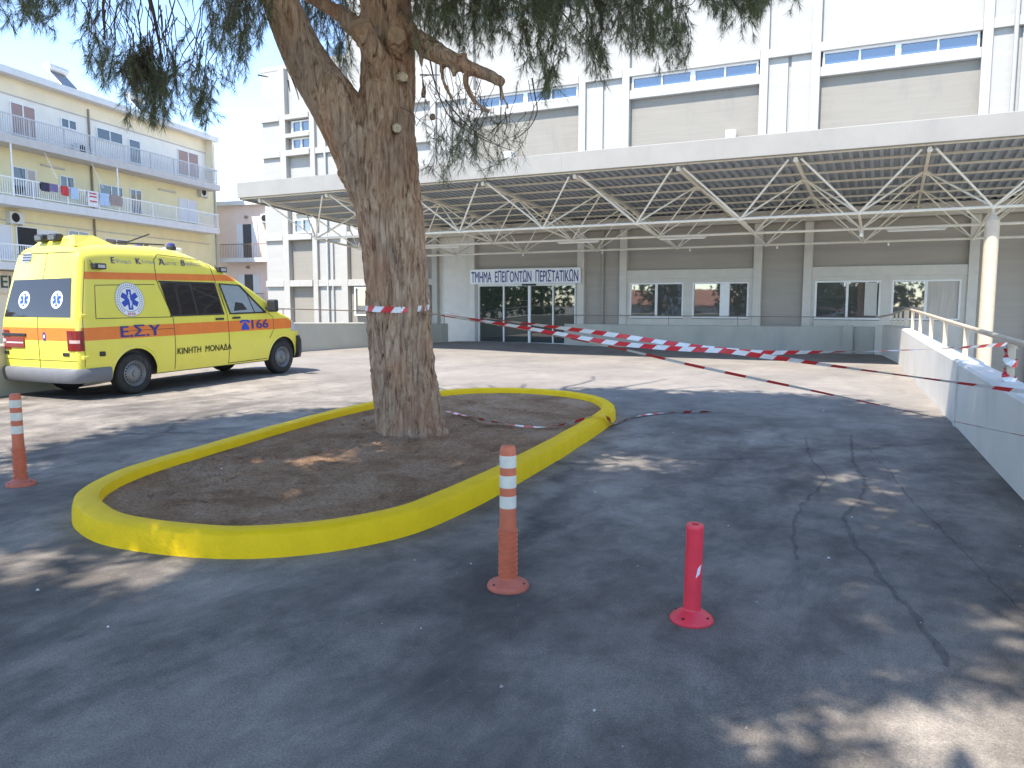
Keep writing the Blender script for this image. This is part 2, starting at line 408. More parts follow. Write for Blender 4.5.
# far parapet along the facade and its return
fpz = .82
fp = [(.28, 22.95), (-.15, 26.45), (-.35, 26.62)]
corner_wall, _, _ = parapet('parapet_wall', 'short shaded parapet stretch turning the corner under the canopy at the end of the white wall', fp, [.97, .93, .90], .26, 'paintwall', -1)
MB().use('rail').tube([(.28 + .17, 22.75, 1.45), (.05, 26.3, 1.24), (-.3, 26.75, 1.16)], .03, 10).build('handrail', corner_wall, True)
for f in (.12, .36, .6, .84):
    x = .45 + (.05 - .45) * f; y = 22.75 + 3.55 * f; z = 1.45 - .21 * f
    MB().use('rail').box(x - .03, x + .03, y - .03, y + .03, .9, z).build('rail_post', corner_wall)
far_wall, _, _ = parapet('parapet_wall', 'low grey green parapet in front of the ground floor hospital windows', [(-.38, 26.66), (-3.3, 26.78), (-7, 26.92), (-11.0, 27.06)], [.86, .84, .82, .82], .18, 'graywall', -1)
MB().use('graywall').box(-1.28, -.98, 26.58, 26.695, -.02, .90).build('pier', far_wall)
MB().use('brownrail').tube([(-.38, 26.75, 1.15), (-4, 26.86, 1.15), (-11, 27.12, 1.15)], .014, 6).build('handrail', far_wall)
for x in (-2.2, -4.6, -7.0, -9.4): MB().use('brownrail').tube([(x, 26.76 + (-x) * .032, .8), (x, 26.76 + (-x) * .032, 1.15)], .012, 6).build('rail_post', far_wall)
# left parapet: beige stretch tinted with the van's bounce light, grey stretch beyond
i0 = 3
lo_wall, _, _ = parapet('parapet_wall', 'beige parapet wall behind the parked ambulance, its yellow bounce in the colour', lw[:i0 + 1], [.86, .87, .89, .9], .22, 'beigewall', 1)
lg_wall, _, _ = parapet('parapet_wall', 'grey parapet wall with thin brown rail between ambulance and pine trunk', lw[i0:-1], [.9, .96, 1.0, .92, .80], .22, 'graywall', 1)
lr = [(-14.4, 10.2, 1.32), (-15.72, 14.5, 1.38), (-16.87, 18.4, 1.42), (-16.42, 22.2, 1.32), (-15.82, 26.3, 1.12)]
MB().use('brownrail').tube(lr, .02, 6).build('handrail', lg_wall)
for p, h in zip(lr, (.9, .96, 1.0, .92, .80)): MB().use('brownrail').tube([(p[0], p[1], h - .02), p], .016, 6).build('rail_post', lg_wall)

# ================================================================== PLANTING BED
out = catmull([(-2.85, 4.9, 0), (-2.93, 6.7, 0), (-3.15, 9.0, 0), (-3.36, 10.2, 0), (-3.9, 11.15, 0), (-4.75, 11.68, 0), (-5.65, 11.72, 0), (-6.42, 11.2, 0), (-6.75, 10.1, 0),
               (-6.72, 8.3, 0), (-6.5, 6.9, 0), (-6.2, 5.4, 0), (-5.95, 4.4, 0), (-5.55, 3.72, 0), (-5.0, 3.38, 0), (-4.37, 3.27, 0), (-3.55, 3.48, 0), (-3.02, 4.05, 0)], 8, True)
L = len(out); cen = Vector((-4.8, 7.5, 0))
def inn(i):
    t = (out[(i + 1) % L] - out[i - 1]).normalized(); return Vector((-t.y, t.x, 0))
mb = MB().use('kerb'); prof = [(0, -.02), (.006, .10), (.02, .15), (.05, .172), (.15, .176), (.185, .165), (.20, .13), (.205, -.02)]
vs = []; fs = []
for i in range(L):
    n = inn(i); jit = .008 * noise.noise(out[i] * 1.7); jz = .007 * noise.noise(out[i] * 2.3 + Vector((5, 0, 0)))
    for o, z in prof: vs.append(out[i] + n * (o + jit) + Vector((0, 0, z + (jz if z > 0 else 0))))
K = len(prof)
for i in range(L):
    j = (i + 1) % L
    for k in range(K - 1): fs.append((i * K + k, i * K + k + 1, j * K + k + 1, j * K + k))
mb.add(vs, fs); kerb = mb.build('bed_kerb', None, True)
recenter(kerb, (-4.8, 7.5, 0)); tag(kerb, 'yellow painted kerb ring around the earth bed of the pine', 'kerb')
TB = Vector((-4.96, 7.6, 0))
mb = MB().use('soil')
inner = [out[i] + inn(i) * .19 for i in range(L)]
rings = 60
def soilz(p):
    d = (Vector((p.x, p.y, 0)) - TB).length
    z = .075 + .02 * math.exp(-d * d / .5) + .04 * noise.fractal((p.x * .9, p.y * .9, 1.3), 1, 2, 4) + .03 * noise.noise((p.x * 6, p.y * 6, 4.)) + .02 * noise.noise((p.x * 17, p.y * 17, 9))
    return z
vs = []; fs = []
for r in range(rings + 1):
    f = r / rings
    for i in range(L):
        p = cen.lerp(inner[i], f); z = soilz(p)
        e = smooth01((f - .9) / .1); z = z * (1 - e) + .095 * e; vs.append((p.x, p.y, z))
for r in range(rings):
    for i in range(L): fs.append((r * L + i, r * L + (i + 1) % L, (r + 1) * L + (i + 1) % L, (r + 1) * L + i))
mb.add(vs, fs); o = mb.build('soil', None, 'all'); o['kind'] = 'structure'

# worn seams in the asphalt
mb = MB().use('seam')
for uv, wd in (([(806, 437), (810, 456), (825, 475), (820, 487), (801, 506), (793, 531), (798, 560)], .02), ([(851, 434), (854, 462), (865, 481), (860, 500), (846, 515), (853, 539), (871, 562), (884, 582), (902, 600), (927, 631), (950, 668)], .026),
               ([(867, 447), (889, 472), (912, 500), (952, 540), (992, 580), (1030, 620)], .013)):
    pts = catmull([ground(u, v, .004) for u, v in uv], 14)
    pts = [p + Vector((noise.noise(p * 6) * .03, noise.noise(p * 6 + Vector((9, 0, 0))) * .03, 0)) for p in pts]; vs = []
    for i, p in enumerate(pts):
        t_ = (pts[min(i + 1, len(pts) - 1)] - pts[max(i - 1, 0)]).normalized(); n_ = Vector((-t_.y, t_.x, 0)); w_ = wd * (.45 + .7 * abs(noise.noise(p * 5))) * (1 if 0 < i < len(pts) - 1 else .1)
        z_ = gz(p.x, p.y) + .004; vs += [(p.x + n_.x * w_, p.y + n_.y * w_, z_), (p.x - n_.x * w_, p.y - n_.y * w_, z_)]
    mb.add(vs, [(2 * i, 2 * i + 1, 2 * i + 3, 2 * i + 2) for i in range(len(pts) - 1)])
struct('asphalt_seams', mb)

# small pale crumbs and fallen bits on the asphalt and soil (uncountable)
mb = MB().use('pebble')
for _ in range(190):
    x = random.uniform(-7.5, 1.0); y = random.uniform(2.2, 13)
    r = random.choice([.005, .006, .008, .012]) * random.uniform(.7, 1.3)
    inb = any(True for k in [0] if (abs(x + 4.8) < 1.75 and 3.9 < y < 11.2))
    z = soilz(Vector((x, y, 0))) if inb else .006
    if not inb and (-7.1 < x < -2.6 and 3 < y < 12): continue
    a = random.uniform(0, 6.28)
    mb.use(random.choice(['pebble', 'pebble', 'clbrown', 'clbrown']))
    vs = [(x + r * cos(a + k * 2.1) * random.uniform(.6, 1.5), y + r * sin(a + k * 2.1) * random.uniform(.6, 1.5), z) for k in range(3)] + [(x, y, z + r * .8)]
    mb.add(vs, [(0, 1, 3), (1, 2, 3), (2, 0, 3)])
for _ in range(420):   # clods and stones
    a = random.uniform(0, 6.28); q = random.random() ** .5; p = Vector((-4.75 + 1.65 * q * cos(a), 7.5 + 3.9 * q * sin(a), 0)); r = random.choice([.008, .012, .016, .028]) * random.uniform(.7, 1.2); z = soilz(p)
    bm = bmesh.new(); bmesh.ops.create_icosphere(bm, subdivisions=1, radius=r); mb.use('soil')
    mb.add([(p.x + v.co.x * random.uniform(.7, 1.3), p.y + v.co.y * random.uniform(.7, 1.3), z + v.co.z * .7) for v in bm.verts], [[v.index for v in f.verts] for f in bm.faces]); bm.free()
for _ in range(1500):   # dry fallen needles
    a = random.uniform(0, 6.28); l = random.uniform(.03, .06); x = random.uniform(-6.6, 0.8); y = random.uniform(2.3, 11.5)
    if (-7.1 < x < -2.6 and 3 < y < 12): z = soilz(Vector((x, y, 0))) + .004
    else: z = gz(x, y) + .004
    if (-7.1 < x < -2.6 and 3 < y < 12) and not (abs(x + 4.8) < 1.6 and 4 < y < 11): continue
    mb.use('clbrown'); dx, dy = cos(a), sin(a); wd = .0016
    mb.add([(x - dy * wd, y + dx * wd, z), (x + dy * wd, y - dx * wd, z), (x + dx * l, y + dy * l, z + .003)], [(0, 1, 2)])
o = mb.build('ground_litter'); o['kind'] = 'stuff'; o['label'] = 'pale crumbs and dry pine needles scattered on asphalt and soil'; o['category'] = 'litter'

# ================================================================== PINE TREES
class Foliage:
    """collects needle blades as separate triangles (numpy) and twig tubes"""
    def __init__(s): s.P = []; s.tw = MB().use('twig')
    def tuft(s, p, d, L, n, nl, nw, spread=(25, 60)):
        d = np.array(d, float); d /= np.linalg.norm(d)
        a = np.cross(d, (0, 0, 1.)); 
        if np.linalg.norm(a) < 1e-3: a = np.array((1., 0, 0))
        a /= np.linalg.norm(a); b = np.cross(d, a)
        th = rng.uniform(0, 2 * pi, n); sp = np.radians(rng.uniform(spread[0], spread[1], n)); t = rng.uniform(0, 1, n)
        base = np.array(p)[None] + d[None] * (t * L)[:, None]
        rad = np.cos(th)[:, None] * a + np.sin(th)[:, None] * b
        dr = d[None] * np.cos(sp)[:, None] + rad * np.sin(sp)[:, None]; dr[:, 2] -= .15
        ln = nl * rng.uniform(.7, 1.2, n)
        wv = np.cross(dr, rng.normal(size=(n, 3))); wv /= np.linalg.norm(wv, axis=1)[:, None]
        tip = base + dr * ln[:, None]
        s.P.append(np.stack([base - wv * nw / 2, base + wv * nw / 2, tip], 1))
    def mesh(s, name, mt, parent):
        P = np.concatenate(s.P).reshape(-1, 3); nT = len(P) // 3
        off = np.array(parent['world_xyz'][:]) if parent.get('world_xyz') else 0
        me = bpy.data.meshes.new(name); me.vertices.add(nT * 3); me.vertices.foreach_set('co', (P - off).astype('f4').ravel())
        me.loops.add(nT * 3); me.loops.foreach_set('vertex_index', np.arange(nT * 3, dtype='i4'))
        me.polygons.add(nT); me.polygons.foreach_set('loop_start', np.arange(0, nT * 3, 3, dtype='i4')); me.polygons.foreach_set('loop_total', np.full(nT, 3, 'i4'))
        me.materials.append(M[mt]); me.update(calc_edges=True); me.validate()
        o = bpy.data.objects.new(name, me); COL.objects.link(o); o.parent = parent; return o

def jitter_path(a, b, n, amp, sag=0):
    a, b = Vector(a), Vector(b); out_ = []
    ph = Vector((random.random() * 50, random.random() * 50, random.random() * 50))
    for i in range(n + 1):
        t = i / n; p = a.lerp(b, t); k = sin(pi * t)
        p = p + noise.noise_vector(ph + Vector((t * 2.2, 0, 0))) * amp * (.3 + k) * (1 if i else 0)
        p.z -= sag * k; out_.append(p)
    return out_

tree = thing('pine_tree', 'large old forked pine with ridged bark growing from the yellow kerbed bed', 'tree', (TB.x, TB.y, .08), world=True)
ZT = 8.95
trunk = MB().use('bark')
def limb(spec, n=20, sub=5):
    pts = catmull([at(u, v, Z) for u, v, Z, r in spec], sub); rs = []
    for i in range(len(pts)):
        f = min(i / sub, len(spec) - 1.001); k = int(f); rs.append(spec[k][3] + (spec[k + 1][3] - spec[k][3]) * (f - k))
    trunk.tube(pts, rs, n)
limb([(412, 452, ZT, .50), (411.5, 438, ZT, .43), (410, 424, ZT, .385), (404, 373, ZT, .355), (397, 290, ZT, .345), (391, 223, ZT, .36), (385, 170, ZT, .36), (386, 120, ZT, .31),
      (388, 60, ZT, .285), (386, 0, ZT, .265), (384, -120, ZT - .1, .24), (372, -330, ZT - .4, .19), (380, -560, ZT - .8, .12)], 32)
limb([(383, 215, ZT, .24), (363, 160, ZT, .30), (335, 105, ZT - .05, .28), (312, 70, ZT - .1, .245), (295, 37, ZT - .15, .215), (280, 0, ZT - .25, .195), (252, -75, ZT - .5, .165), (215, -210, ZT - .9, .13), (190, -400, ZT - 1.4, .09)], 26)
limb([(398, 20, ZT - .1, .11), (414, 38, ZT - .25, .105), (440, 54, ZT - .45, .095), (470, 68, ZT - .6, .07), (488, 75, ZT - .65, .058), (503, 83, ZT - .7, .05)], 14)
limb([(388, 92, ZT - .1, .13), (378, 62, ZT - .3, .115), (362, 27, ZT - .45, .105)], 16)
limb([(378, 55, ZT + .05, .12), (348, 20, ZT + .1, .085), (300, -8, ZT + .2, .06), (240, -40, ZT + .2, .045)], 12)
limb([(398, 60, ZT - .15, .10), (397, 40, ZT - .38, .10)], 14)
limb([(468, 69, ZT - .6, .032), (466, 84, ZT - .65, .030), (476, 102, ZT - .7, .026), (489, 112, ZT - .7, .020)], 8)
limb([(443, 57, ZT - .5, .026), (443, 78, ZT - .5, .022), (450, 95, ZT - .55, .018), (462, 112, ZT - .5, .014), (474, 126, ZT - .5, .010)], 8)
limb([(421, 48, ZT - .35, .022), (422, 72, ZT - .4, .018), (424, 95, ZT - .4, .014), (433, 118, ZT - .4, .008)], 8)
limb([(499, 82, ZT - .7, .022), (503, 96, ZT - .75, .018), (509, 110, ZT - .75, .012)], 8)
limb([(448, 59, ZT - .5, .03), (455, 76, ZT - .55, .026)], 8)
limb([(455, 58, ZT - .5, .03), (466, 54, ZT - .6, .02)], 8)
tmp = trunk.build('trunk_raw', tree)
md = tmp.modifiers.new('r', 'REMESH'); md.mode = 'VOXEL'; md.voxel_size = .021
dg = bpy.context.evaluated_depsgraph_get(); me = bpy.data.meshes.new_from_object(tmp.evaluated_get(dg)); bpy.data.objects.remove(tmp)
nv = len(me.vertices); co = np.empty(nv * 3, 'f4'); me.vertices.foreach_get('co', co); co = co.reshape(-1, 3)
no = np.empty(nv * 3, 'f4'); me.vertices.foreach_get('normal', no); no = no.reshape(-1, 3)
for i in range(nv):
    x, y, z = co[i]
    if z > 6.2: continue
    w1 = noise.noise((x * 3, y * 3, z * 1.2)) * .9
    a = noise.noise((x * 11 + w1, y * 11 + w1, z * 2.0)); b = noise.noise((x * 21, y * 21 + w1, z * 4.6)); c = noise.noise((x * 45, y * 45, z * 16))
    thin = 1.0 if z < 3.6 else .75
    d = (.026 * (1 - abs(a) * 3.4) + .014 * (.5 - abs(b) * 2) + .006 * c) * thin
    d += .02 * noise.noise((x * 1.7, y * 1.7, z * .8))
    if z > 2.8 and math.hypot(x + .1, y) > .75: d *= .25
    co[i] += no[i] * d
me.vertices.foreach_set('co', co.ravel()); me.materials.clear(); me.materials.append(M['bark'])
me.polygons.foreach_set('use_smooth', [True] * len(me.polygons)); me.update()
tk = bpy.data.objects.new('trunk', me); COL.objects.link(tk); tk.parent = tree
def cutface(u, v, Z, r, nrm, mt, lab):
    c = at(u, v, Z); n = Vector(nrm).normalized(); a = n.orthogonal().normalized(); b = n.cross(a); m_ = MB().use(mt)
    ring = lambda rr, h: [c + n * h + (a * cos(k * pi / 9) + b * sin(k * pi / 9)) * rr * (1 + .1 * sin(k * 2.3)) for k in range(18)]
    vs = ring(r * 1.1, -.10) + ring(r * 1.04, .022) + ring(r * .95, .032) + ring(r * .45, .026) + [c + n * .027]
    fs = []
    for q in range(3):
        for k in range(18): fs.append((q * 18 + k, q * 18 + (k + 1) % 18, (q + 1) * 18 + (k + 1) % 18, (q + 1) * 18 + k))
    fs += [(54 + k, 54 + (k + 1) % 18, 72) for k in range(18)]
    m_.add(vs, fs); o = m_.build('pruned_stub', tree); o['label'] = lab
tow = (Vector((0, 0, EYE)) - at(397, 100, ZT)).normalized()
cutface(403, 77, ZT - .33, .048, tow + Rv * .25, 'cutwood', 'small pale round pruning cut, upper of two')
cutface(397, 128, ZT - .36, .047, tow, 'cutwood', 'small pale round pruning cut, lower of two')
cutface(361.5, 25, ZT - .47, .105, Vector((0, 0, .8)) + tow * .7 - Rv * .3, 'rawwood', 'broad brown sawn stub')
cutface(396.5, 36, ZT - .45, .095, tow + Vector((0, 0, .35)), 'rawwood', 'broad brown sawn stub facing the drive')

fo = Foliage(); dead = Foliage()
def twig_with_needles(a, b, r0=.006, dens=1.0, green=.62, n=7, amp=.12, nl=.105, nw=.0038, F=None, side=True):
    F = F or fo
    p = jitter_path(a, b, n, amp); F.tw.tube(p, [r0 * (1 - .75 * i / n) for i in range(n + 1)], 4, False)
    Ltot = sum((p[i + 1] - p[i]).length for i in range(n))
    for i in range(n):
        if i / n < 1 - green: continue
        seg = p[i + 1] - p[i]; k = max(1, int(seg.length / .10))
        for q in range(k):
            F.tuft(p[i] + seg * (q / k), seg, seg.length / k, max(4, int(20 * dens)), nl, nw)
        if side and random.random() < .75:
            d = (seg.normalized() + Vector((random.uniform(-1, 1), random.uniform(-1, 1), random.uniform(-.7, .4))) * .8).normalized(); l = random.uniform(.1, .26)
            F.tw.tube([p[i], p[i] + d * l], [.003, .0015], 3, False)
            F.tuft(p[i] + d * l * .35, d, l * .65, max(6, int(30 * dens)), nl, nw)
    F.tuft(p[-1], p[-1] - p[-2], .05, int(16 * dens), nl, nw, (8, 50))
def hang(n, ux, vtop, vbot, Zr, dens=1.0, green=.6, drift=25, amp=.12, nw=.0038, r0=.006):
    for _ in range(n):
        u = random.uniform(*ux); Z = random.uniform(*Zr); v0 = random.uniform(*vtop); v1 = random.uniform(*vbot)
        a = at(u + random.gauss(0, drift), v0, Z); b = at(u, v1, Z + random.gauss(0, .25))
        twig_with_needles(a, b, r0, dens, green, 7, amp, nw=nw)
# left hanging spray over the cream apartments
hang(26, (95, 245), (-70, -10), (35, 105), (7.6, 8.8), 1.15, .38, 28)
hang(26, (120, 215), (-30, 40), (85, 122), (7.7, 8.7), 1.3, .62, 22)
hang(9, (150, 175), (10, 60), (105, 128), (7.8, 8.4), 1.3, .7, 10)
hang(7, (195, 205), (40, 70), (100, 126), (7.9, 8.3), 1.3, .7, 8)
hang(12, (85, 115), (-40, 20), (40, 88), (7.6, 8.4), 1.1, .55, 14)
hang(10, (222, 250), (-50, 0), (35, 90), (7.8, 8.6), .9, .45, 14)
hang(26, (-25, 62), (-80, -25), (-8, 30), (7.4, 8.6), 1.2, .75, 18)
hang(10, (60, 130), (-60, -20), (-5, 25), (7.4, 8.6), .9, .5, 18)
hang(34, (205, 268), (-90, -30), (0, 50), (7.8, 9.0), 1.2, .7, 18)
# between the two stems, behind
hang(34, (296, 362), (-90, -10), (15, 62), (9.5, 11.0), 1.3, .8, 20)
hang(10, (325, 356), (-20, 20), (50, 82), (9.5, 10.3), 1.0, .7, 10)
# right mass
hang(130, (412, 560), (-110, -30), (0, 55), (7.9, 10.2), 1.25, .75, 26)
hang(130, (540, 760), (-110, -30), (-25, 15), (7.6, 10.0), 1.3, .8, 26)
hang(44, (560, 690), (-50, 0), (18, 58), (7.8, 9.4), 1.2, .7, 14)
hang(8, (588, 608), (-10, 20), (55, 80), (8.0, 8.8), 1.2, .7, 10)
hang(12, (630, 690), (-20, 10), (40, 68), (8.0, 9.0), 1.2, .65, 10)
hang(12, (500, 560), (-20, 20), (45, 85), (8.0, 9.0), 1.0, .6, 12)
hang(8, (540, 558), (30, 55), (70, 95), (8.1, 8.6), 1.0, .65, 8)
hang(12, (700, 775), (-40, -10), (5, 24), (8.0, 9.0), 1.2, .8, 10)
hang(8, (755, 800), (-40, -20), (-12, 6), (8.0, 9.0), 1.2, .8, 8)
# thin low spray beside the trunk
hang(22, (424, 480), (60, 95), (118, 168), (8.0, 8.8), .55, .55, 22, .2, .0034, .004)
hang(16, (470, 520), (80, 120), (130, 170), (8.0, 8.6), .55, .6, 26, .2, .0034, .004)
hang(16, (425, 500), (80, 130), (145, 178), (8.1, 8.6), .65, .5, 26, .18, .0034, .004)
# bare curling dead twigs
for uv in ([(532, 78), (535, 96), (537, 112), (529, 128), (512, 141)], [(505, 112), (507, 124), (504, 135)], [(500, 85), (501, 108), (500, 122)], [(430, 60), (437, 90), (452, 120), (480, 138), (510, 150)], [(420, 75), (440, 75)],
           [(258, 75), (268, 77)], [(292, 78), (297, 92), (299, 100)], [(288, 80), (290, 92)], [(445, 100), (470, 128), (500, 146)], [(560, 10), (585, 40), (598, 62)]):
    Zq = 8.2 if uv[0][0] > 300 else 8.6
    pts = catmull([at(u, v, Zq) for u, v in uv], 4); fo.tw.tube(pts, [.009 - .006 * i / len(pts) for i in range(len(pts))], 5, False)
# branches that carry the hanging sprays
for spec in ([(262, -50, 8.4, .06), (200, -45, 8.3, .045), (150, -25, 8.2, .03), (155, 20, 8.2, .016), (163, 62, 8.2, .008)], [(235, -140, 8.0, .06), (120, -80, 8.0, .04), (20, -60, 8.0, .02)],
             [(240, -90, 8.2, .05), (180, -60, 8.1, .03), (110, -20, 8.0, .018), (105, 40, 8., .008)], [(388, -60, 8.8, .1), (470, -50, 8.8, .07), (580, -60, 8.7, .05), (690, -50, 8.6, .03), (780, -40, 8.5, .015)],
             [(386, -20, 8.7, .06), (450, -15, 8.8, .04), (520, -20, 8.9, .025), (560, 10, 8.7, .012)], [(384, -100, 9, .09), (480, -110, 9.6, .06), (620, -100, 9.6, .04)], [(372, -60, 9.2, .06), (330, -50, 10, .04), (310, -20, 10.4, .02)]):
    pts = catmull([at(u, v, Z) for u, v, Z, r in spec], 5); n = len(spec) - 1
    rs = [spec[min(int(i / 5), n - 1)][3] + (spec[min(int(i / 5), n - 1) + 1][3] - spec[min(int(i / 5), n - 1)][3]) * (i / 5 - min(int(i / 5), n - 1)) for i in range(len(pts))]
    fo.tw.tube(pts, rs, 6, False)
# brown dead clump in the left spray
for _ in range(120):
    u = random.gauss(138, 8); v = random.gauss(62, 9); p = at(u, v, random.gauss(8.2, .1))
    dead.tuft(p, (random.gauss(0, .5), random.gauss(0, .5), -1), .12, 24, .10, .006, (10, 80))
for _ in range(26):
    p = at(random.gauss(146, 4), random.gauss(40, 8), 8.2); dead.tuft(p, (random.gauss(0, .3), random.gauss(0, .3), -1), .12, 14, .08, .005, (10, 60))
dead.mesh('dead_foliage', 'dead', tree)
# the crown above the frame
SUN_SPOTS = [(.45, 2.75, .95, .5), (.75, 4.2, .6, .4), (-3.9, 2.95, .7, .4), (-4.75, 2.7, .6, .35), (-2.1, 7.4, .6, .35), (-5.0, 5.9, .4, .3), (.1, 6.2, .35, .3)]
def sun_spot(p):       # holes cut in the unseen crown to drop sun spots on the ground
    k = p.z / sd.z; gx, gy = p.x - sd.x * k, p.y - sd.y * k
    return any(((gx - a) / rx) ** 2 + ((gy - b) / (ry + .35)) ** 2 < 1 for a, b, rx, ry in SUN_SPOTS)
EDGE = [(-8.1, -3.5), (-8.15, 4.83), (-8.5, 6.8), (-7.3, 9.5), (-6.0, 12.0), (-4.8, 13.4), (-3, 13.8), (-1.4, 14.3), (.7, 12.3), (1.7, 9.5), (2.2, 5), (2.2, -3.5)]
def in_shade(p):  # unseen crown trimmed so its shade keeps to a set ground outline
    k = p.z / sd.z; x, y = p.x - sd.x * k, p.y - sd.y * k; c = False; j = len(EDGE) - 1
    for i in range(len(EDGE)):
        (xi, yi), (xj, yj) = EDGE[i], EDGE[j]
        if (yi > y) != (yj > y) and x < (xj - xi) * (y - yi) / (yj - yi) + xi: c = not c
        j = i
    return c
def crown(F, centre, radii, nclump, per, z_lo, blade=(.30, .055), keep=lambda p: True):
    c = Vector(centre); k = 0
    while k < nclump:
        d = Vector((random.gauss(0, 1), random.gauss(0, 1), random.gauss(0, 1))).normalized() * random.random() ** .34
        p = c + Vector((d.x * radii[0], d.y * radii[1], d.z * radii[2]))
        if p.z < z_lo or noise.noise(p * .42) < -.34 or sun_spot(p) or not keep(p): continue
        k += 1
        for _ in range(per):
            q = p + Vector((random.gauss(0, .25), random.gauss(0, .25), random.gauss(0, .2)))
            F.tuft(q, (random.gauss(0, 1), random.gauss(0, 1), random.gauss(.2, .6)), .25, 9, blade[0], blade[1])
def above_frame(p):      # the leafy top starts above the low hanging sprays
    return p.z > 1.6 + .47 * max(1.0, Vector((p.x, p.y, 0)).dot(Fh)) + .25
crown(fo, (-5.1, 3.4, 8.6), (6.9, 7.4, 3.0), 1400, 15, 5.0, keep=lambda p: above_frame(p) and in_shade(p))
for _ in range(34):
    a = random.uniform(0, 2 * pi); st = at(random.choice([386, 250]), random.uniform(-420, -120), ZT - .5)
    en = st + Vector((cos(a) * random.uniform(2, 4.5), sin(a) * random.uniform(2, 4.5), random.uniform(.2, 1.8)))
    if not above_frame(en): continue
    p = jitter_path(st, en, 6, .4); fo.tw.tube(p, [.06 * (1 - i / 7) + .01 for i in range(7)], 5, False)
fo.mesh('crown', 'needle', tree); fo.tw.build('twigs', tree)

# the pine that shades the near asphalt (stands behind the viewpoint)
tree2 = thing('pine_tree', 'second pine behind the viewpoint shading the nearest asphalt', 'tree', (-1.6, -5.2, 0), world=True)
f2 = Foliage()
tt = MB().use('bark').tube(catmull([(-1.6, -5.2, -.1), (-1.7, -5.1, 2), (-1.9, -4.8, 4.5), (-1.7, -4.4, 8), (-1.6, -4.3, 11)], 5), [.38 - .015 * i for i in range(21)], 16); tt.build('trunk', tree2, True)
crown(f2, (-2.8, -3.2, 8.4), (6.3, 4.4, 2.5), 600, 13, 5.2, keep=lambda p: above_frame(p) or Vector((p.x, p.y, 0)).dot(Fh) < .5)
for _ in range(16):
    a = random.uniform(0, 2 * pi); st = Vector((-1.75, -4.6, random.uniform(5, 9)))
    p = jitter_path(st, st + Vector((cos(a) * 3.5, sin(a) * 3.5, random.uniform(.3, 1.5))), 6, .3); f2.tw.tube(p, [.07 * (1 - i / 7) + .01 for i in range(7)], 5, False)
f2.mesh('crown', 'needle', tree2); f2.tw.build('twigs', tree2)

# ================================================================== HOSPITAL
Y0 = 27.3
hosp = thing('hospital_building', 'white hospital building with beige panels and ribbon windows above the steel canopy', 'building', (-8, Y0, -1.9), world=True)
MB().use('white').box(-26.0, 30, Y0 + .30, 42, -1.9, 11.95).build('wall', hosp)
MB().use('white').box(-21.3, 30, Y0 + .28, 41.9, 11.95, 16.5).build('upper_storey_wall', hosp)
MB().use('white').box(-26.1, -21.3, Y0 + .18, 42.1, 11.952, 12.15).build('roof_coping', hosp)
def pil(x0, x1, z0, z1, y=Y0, mt='white'): MB().use(mt).box(x0, x1, y, Y0 + .30, z0, z1, .012).build('pilaster', hosp)
def ledge(x0, x1, z0, z1, y=Y0 - .06, mt='white'): MB().use(mt).box(x0, x1, y, Y0 + .30, z0, z1, .012).build('ledge', hosp)
def panel(x0, x1, z0, z1, y=Y0 + .22, mt='beige', name='infill_panel'): return MB().use(mt).box(x0, x1, y, Y0 + .30, z0, z1).build(name, hosp)
def window(x0, x1, z0, z1, parts, y=Y0 + .12, gl='winglass', blind=None, parent=None, name='window', deep=.17, tilt=0):
    """frame as the part, panes as its sub-parts; parts = mullion positions (fractions)"""
    fr = MB().use('frame'); t = .06; ye = y + deep
    fr.box(x0, x1, y, ye, z0, z0 + t); fr.box(x0, x1, y, ye, z1 - t, z1); fr.box(x0, x0 + t, y + .003, ye, z0 + t, z1 - t); fr.box(x1 - t, x1, y + .003, ye, z0 + t, z1 - t)
    xs = [x0 + t]
    for p, wd in parts:
        c = x0 + (x1 - x0) * p; fr.box(c - wd / 2, c + wd / 2, y + .005, ye, z0 + t, z1 - t); xs += [c - wd / 2, c + wd / 2]
    xs.append(x1 - t)
    f = fr.build(name, parent or hosp)
    for i in range(0, len(xs), 2):
        g = gl
        if blind and i // 2 in blind: g = blind[i // 2]
        yc = y + .08; k = math.tan(tilt) * (xs[i + 1] - xs[i]) / 2      # added skew of the pane, steers its reflection off the ambulance
        pm = MB().use(g); A, Z_ = (xs[i], xs[i + 1]), (z0 + t - .004, z1 - t + .004)
        pm.add([(A[0], yc - k, Z_[0]), (A[1], yc + k, Z_[0]), (A[1], yc + k, Z_[1]), (A[0], yc - k, Z_[1]), (A[0], yc - k + .008, Z_[0]), (A[1], yc + k + .008, Z_[0]), (A[1], yc + k + .008, Z_[1]), (A[0], yc - k + .008, Z_[1])],
               [(0, 1, 2, 3), (5, 4, 7, 6), (0, 4, 5, 1), (3, 2, 6, 7), (1, 5, 6, 2), (0, 3, 7, 4)]); pm.build('pane', f)
    return f
wide = [(-15.0, -10.6), (-8.67, -4.2), (-2.33, 2.12), (4.05, 8.5)]
PW = .27; ZC = 4.45
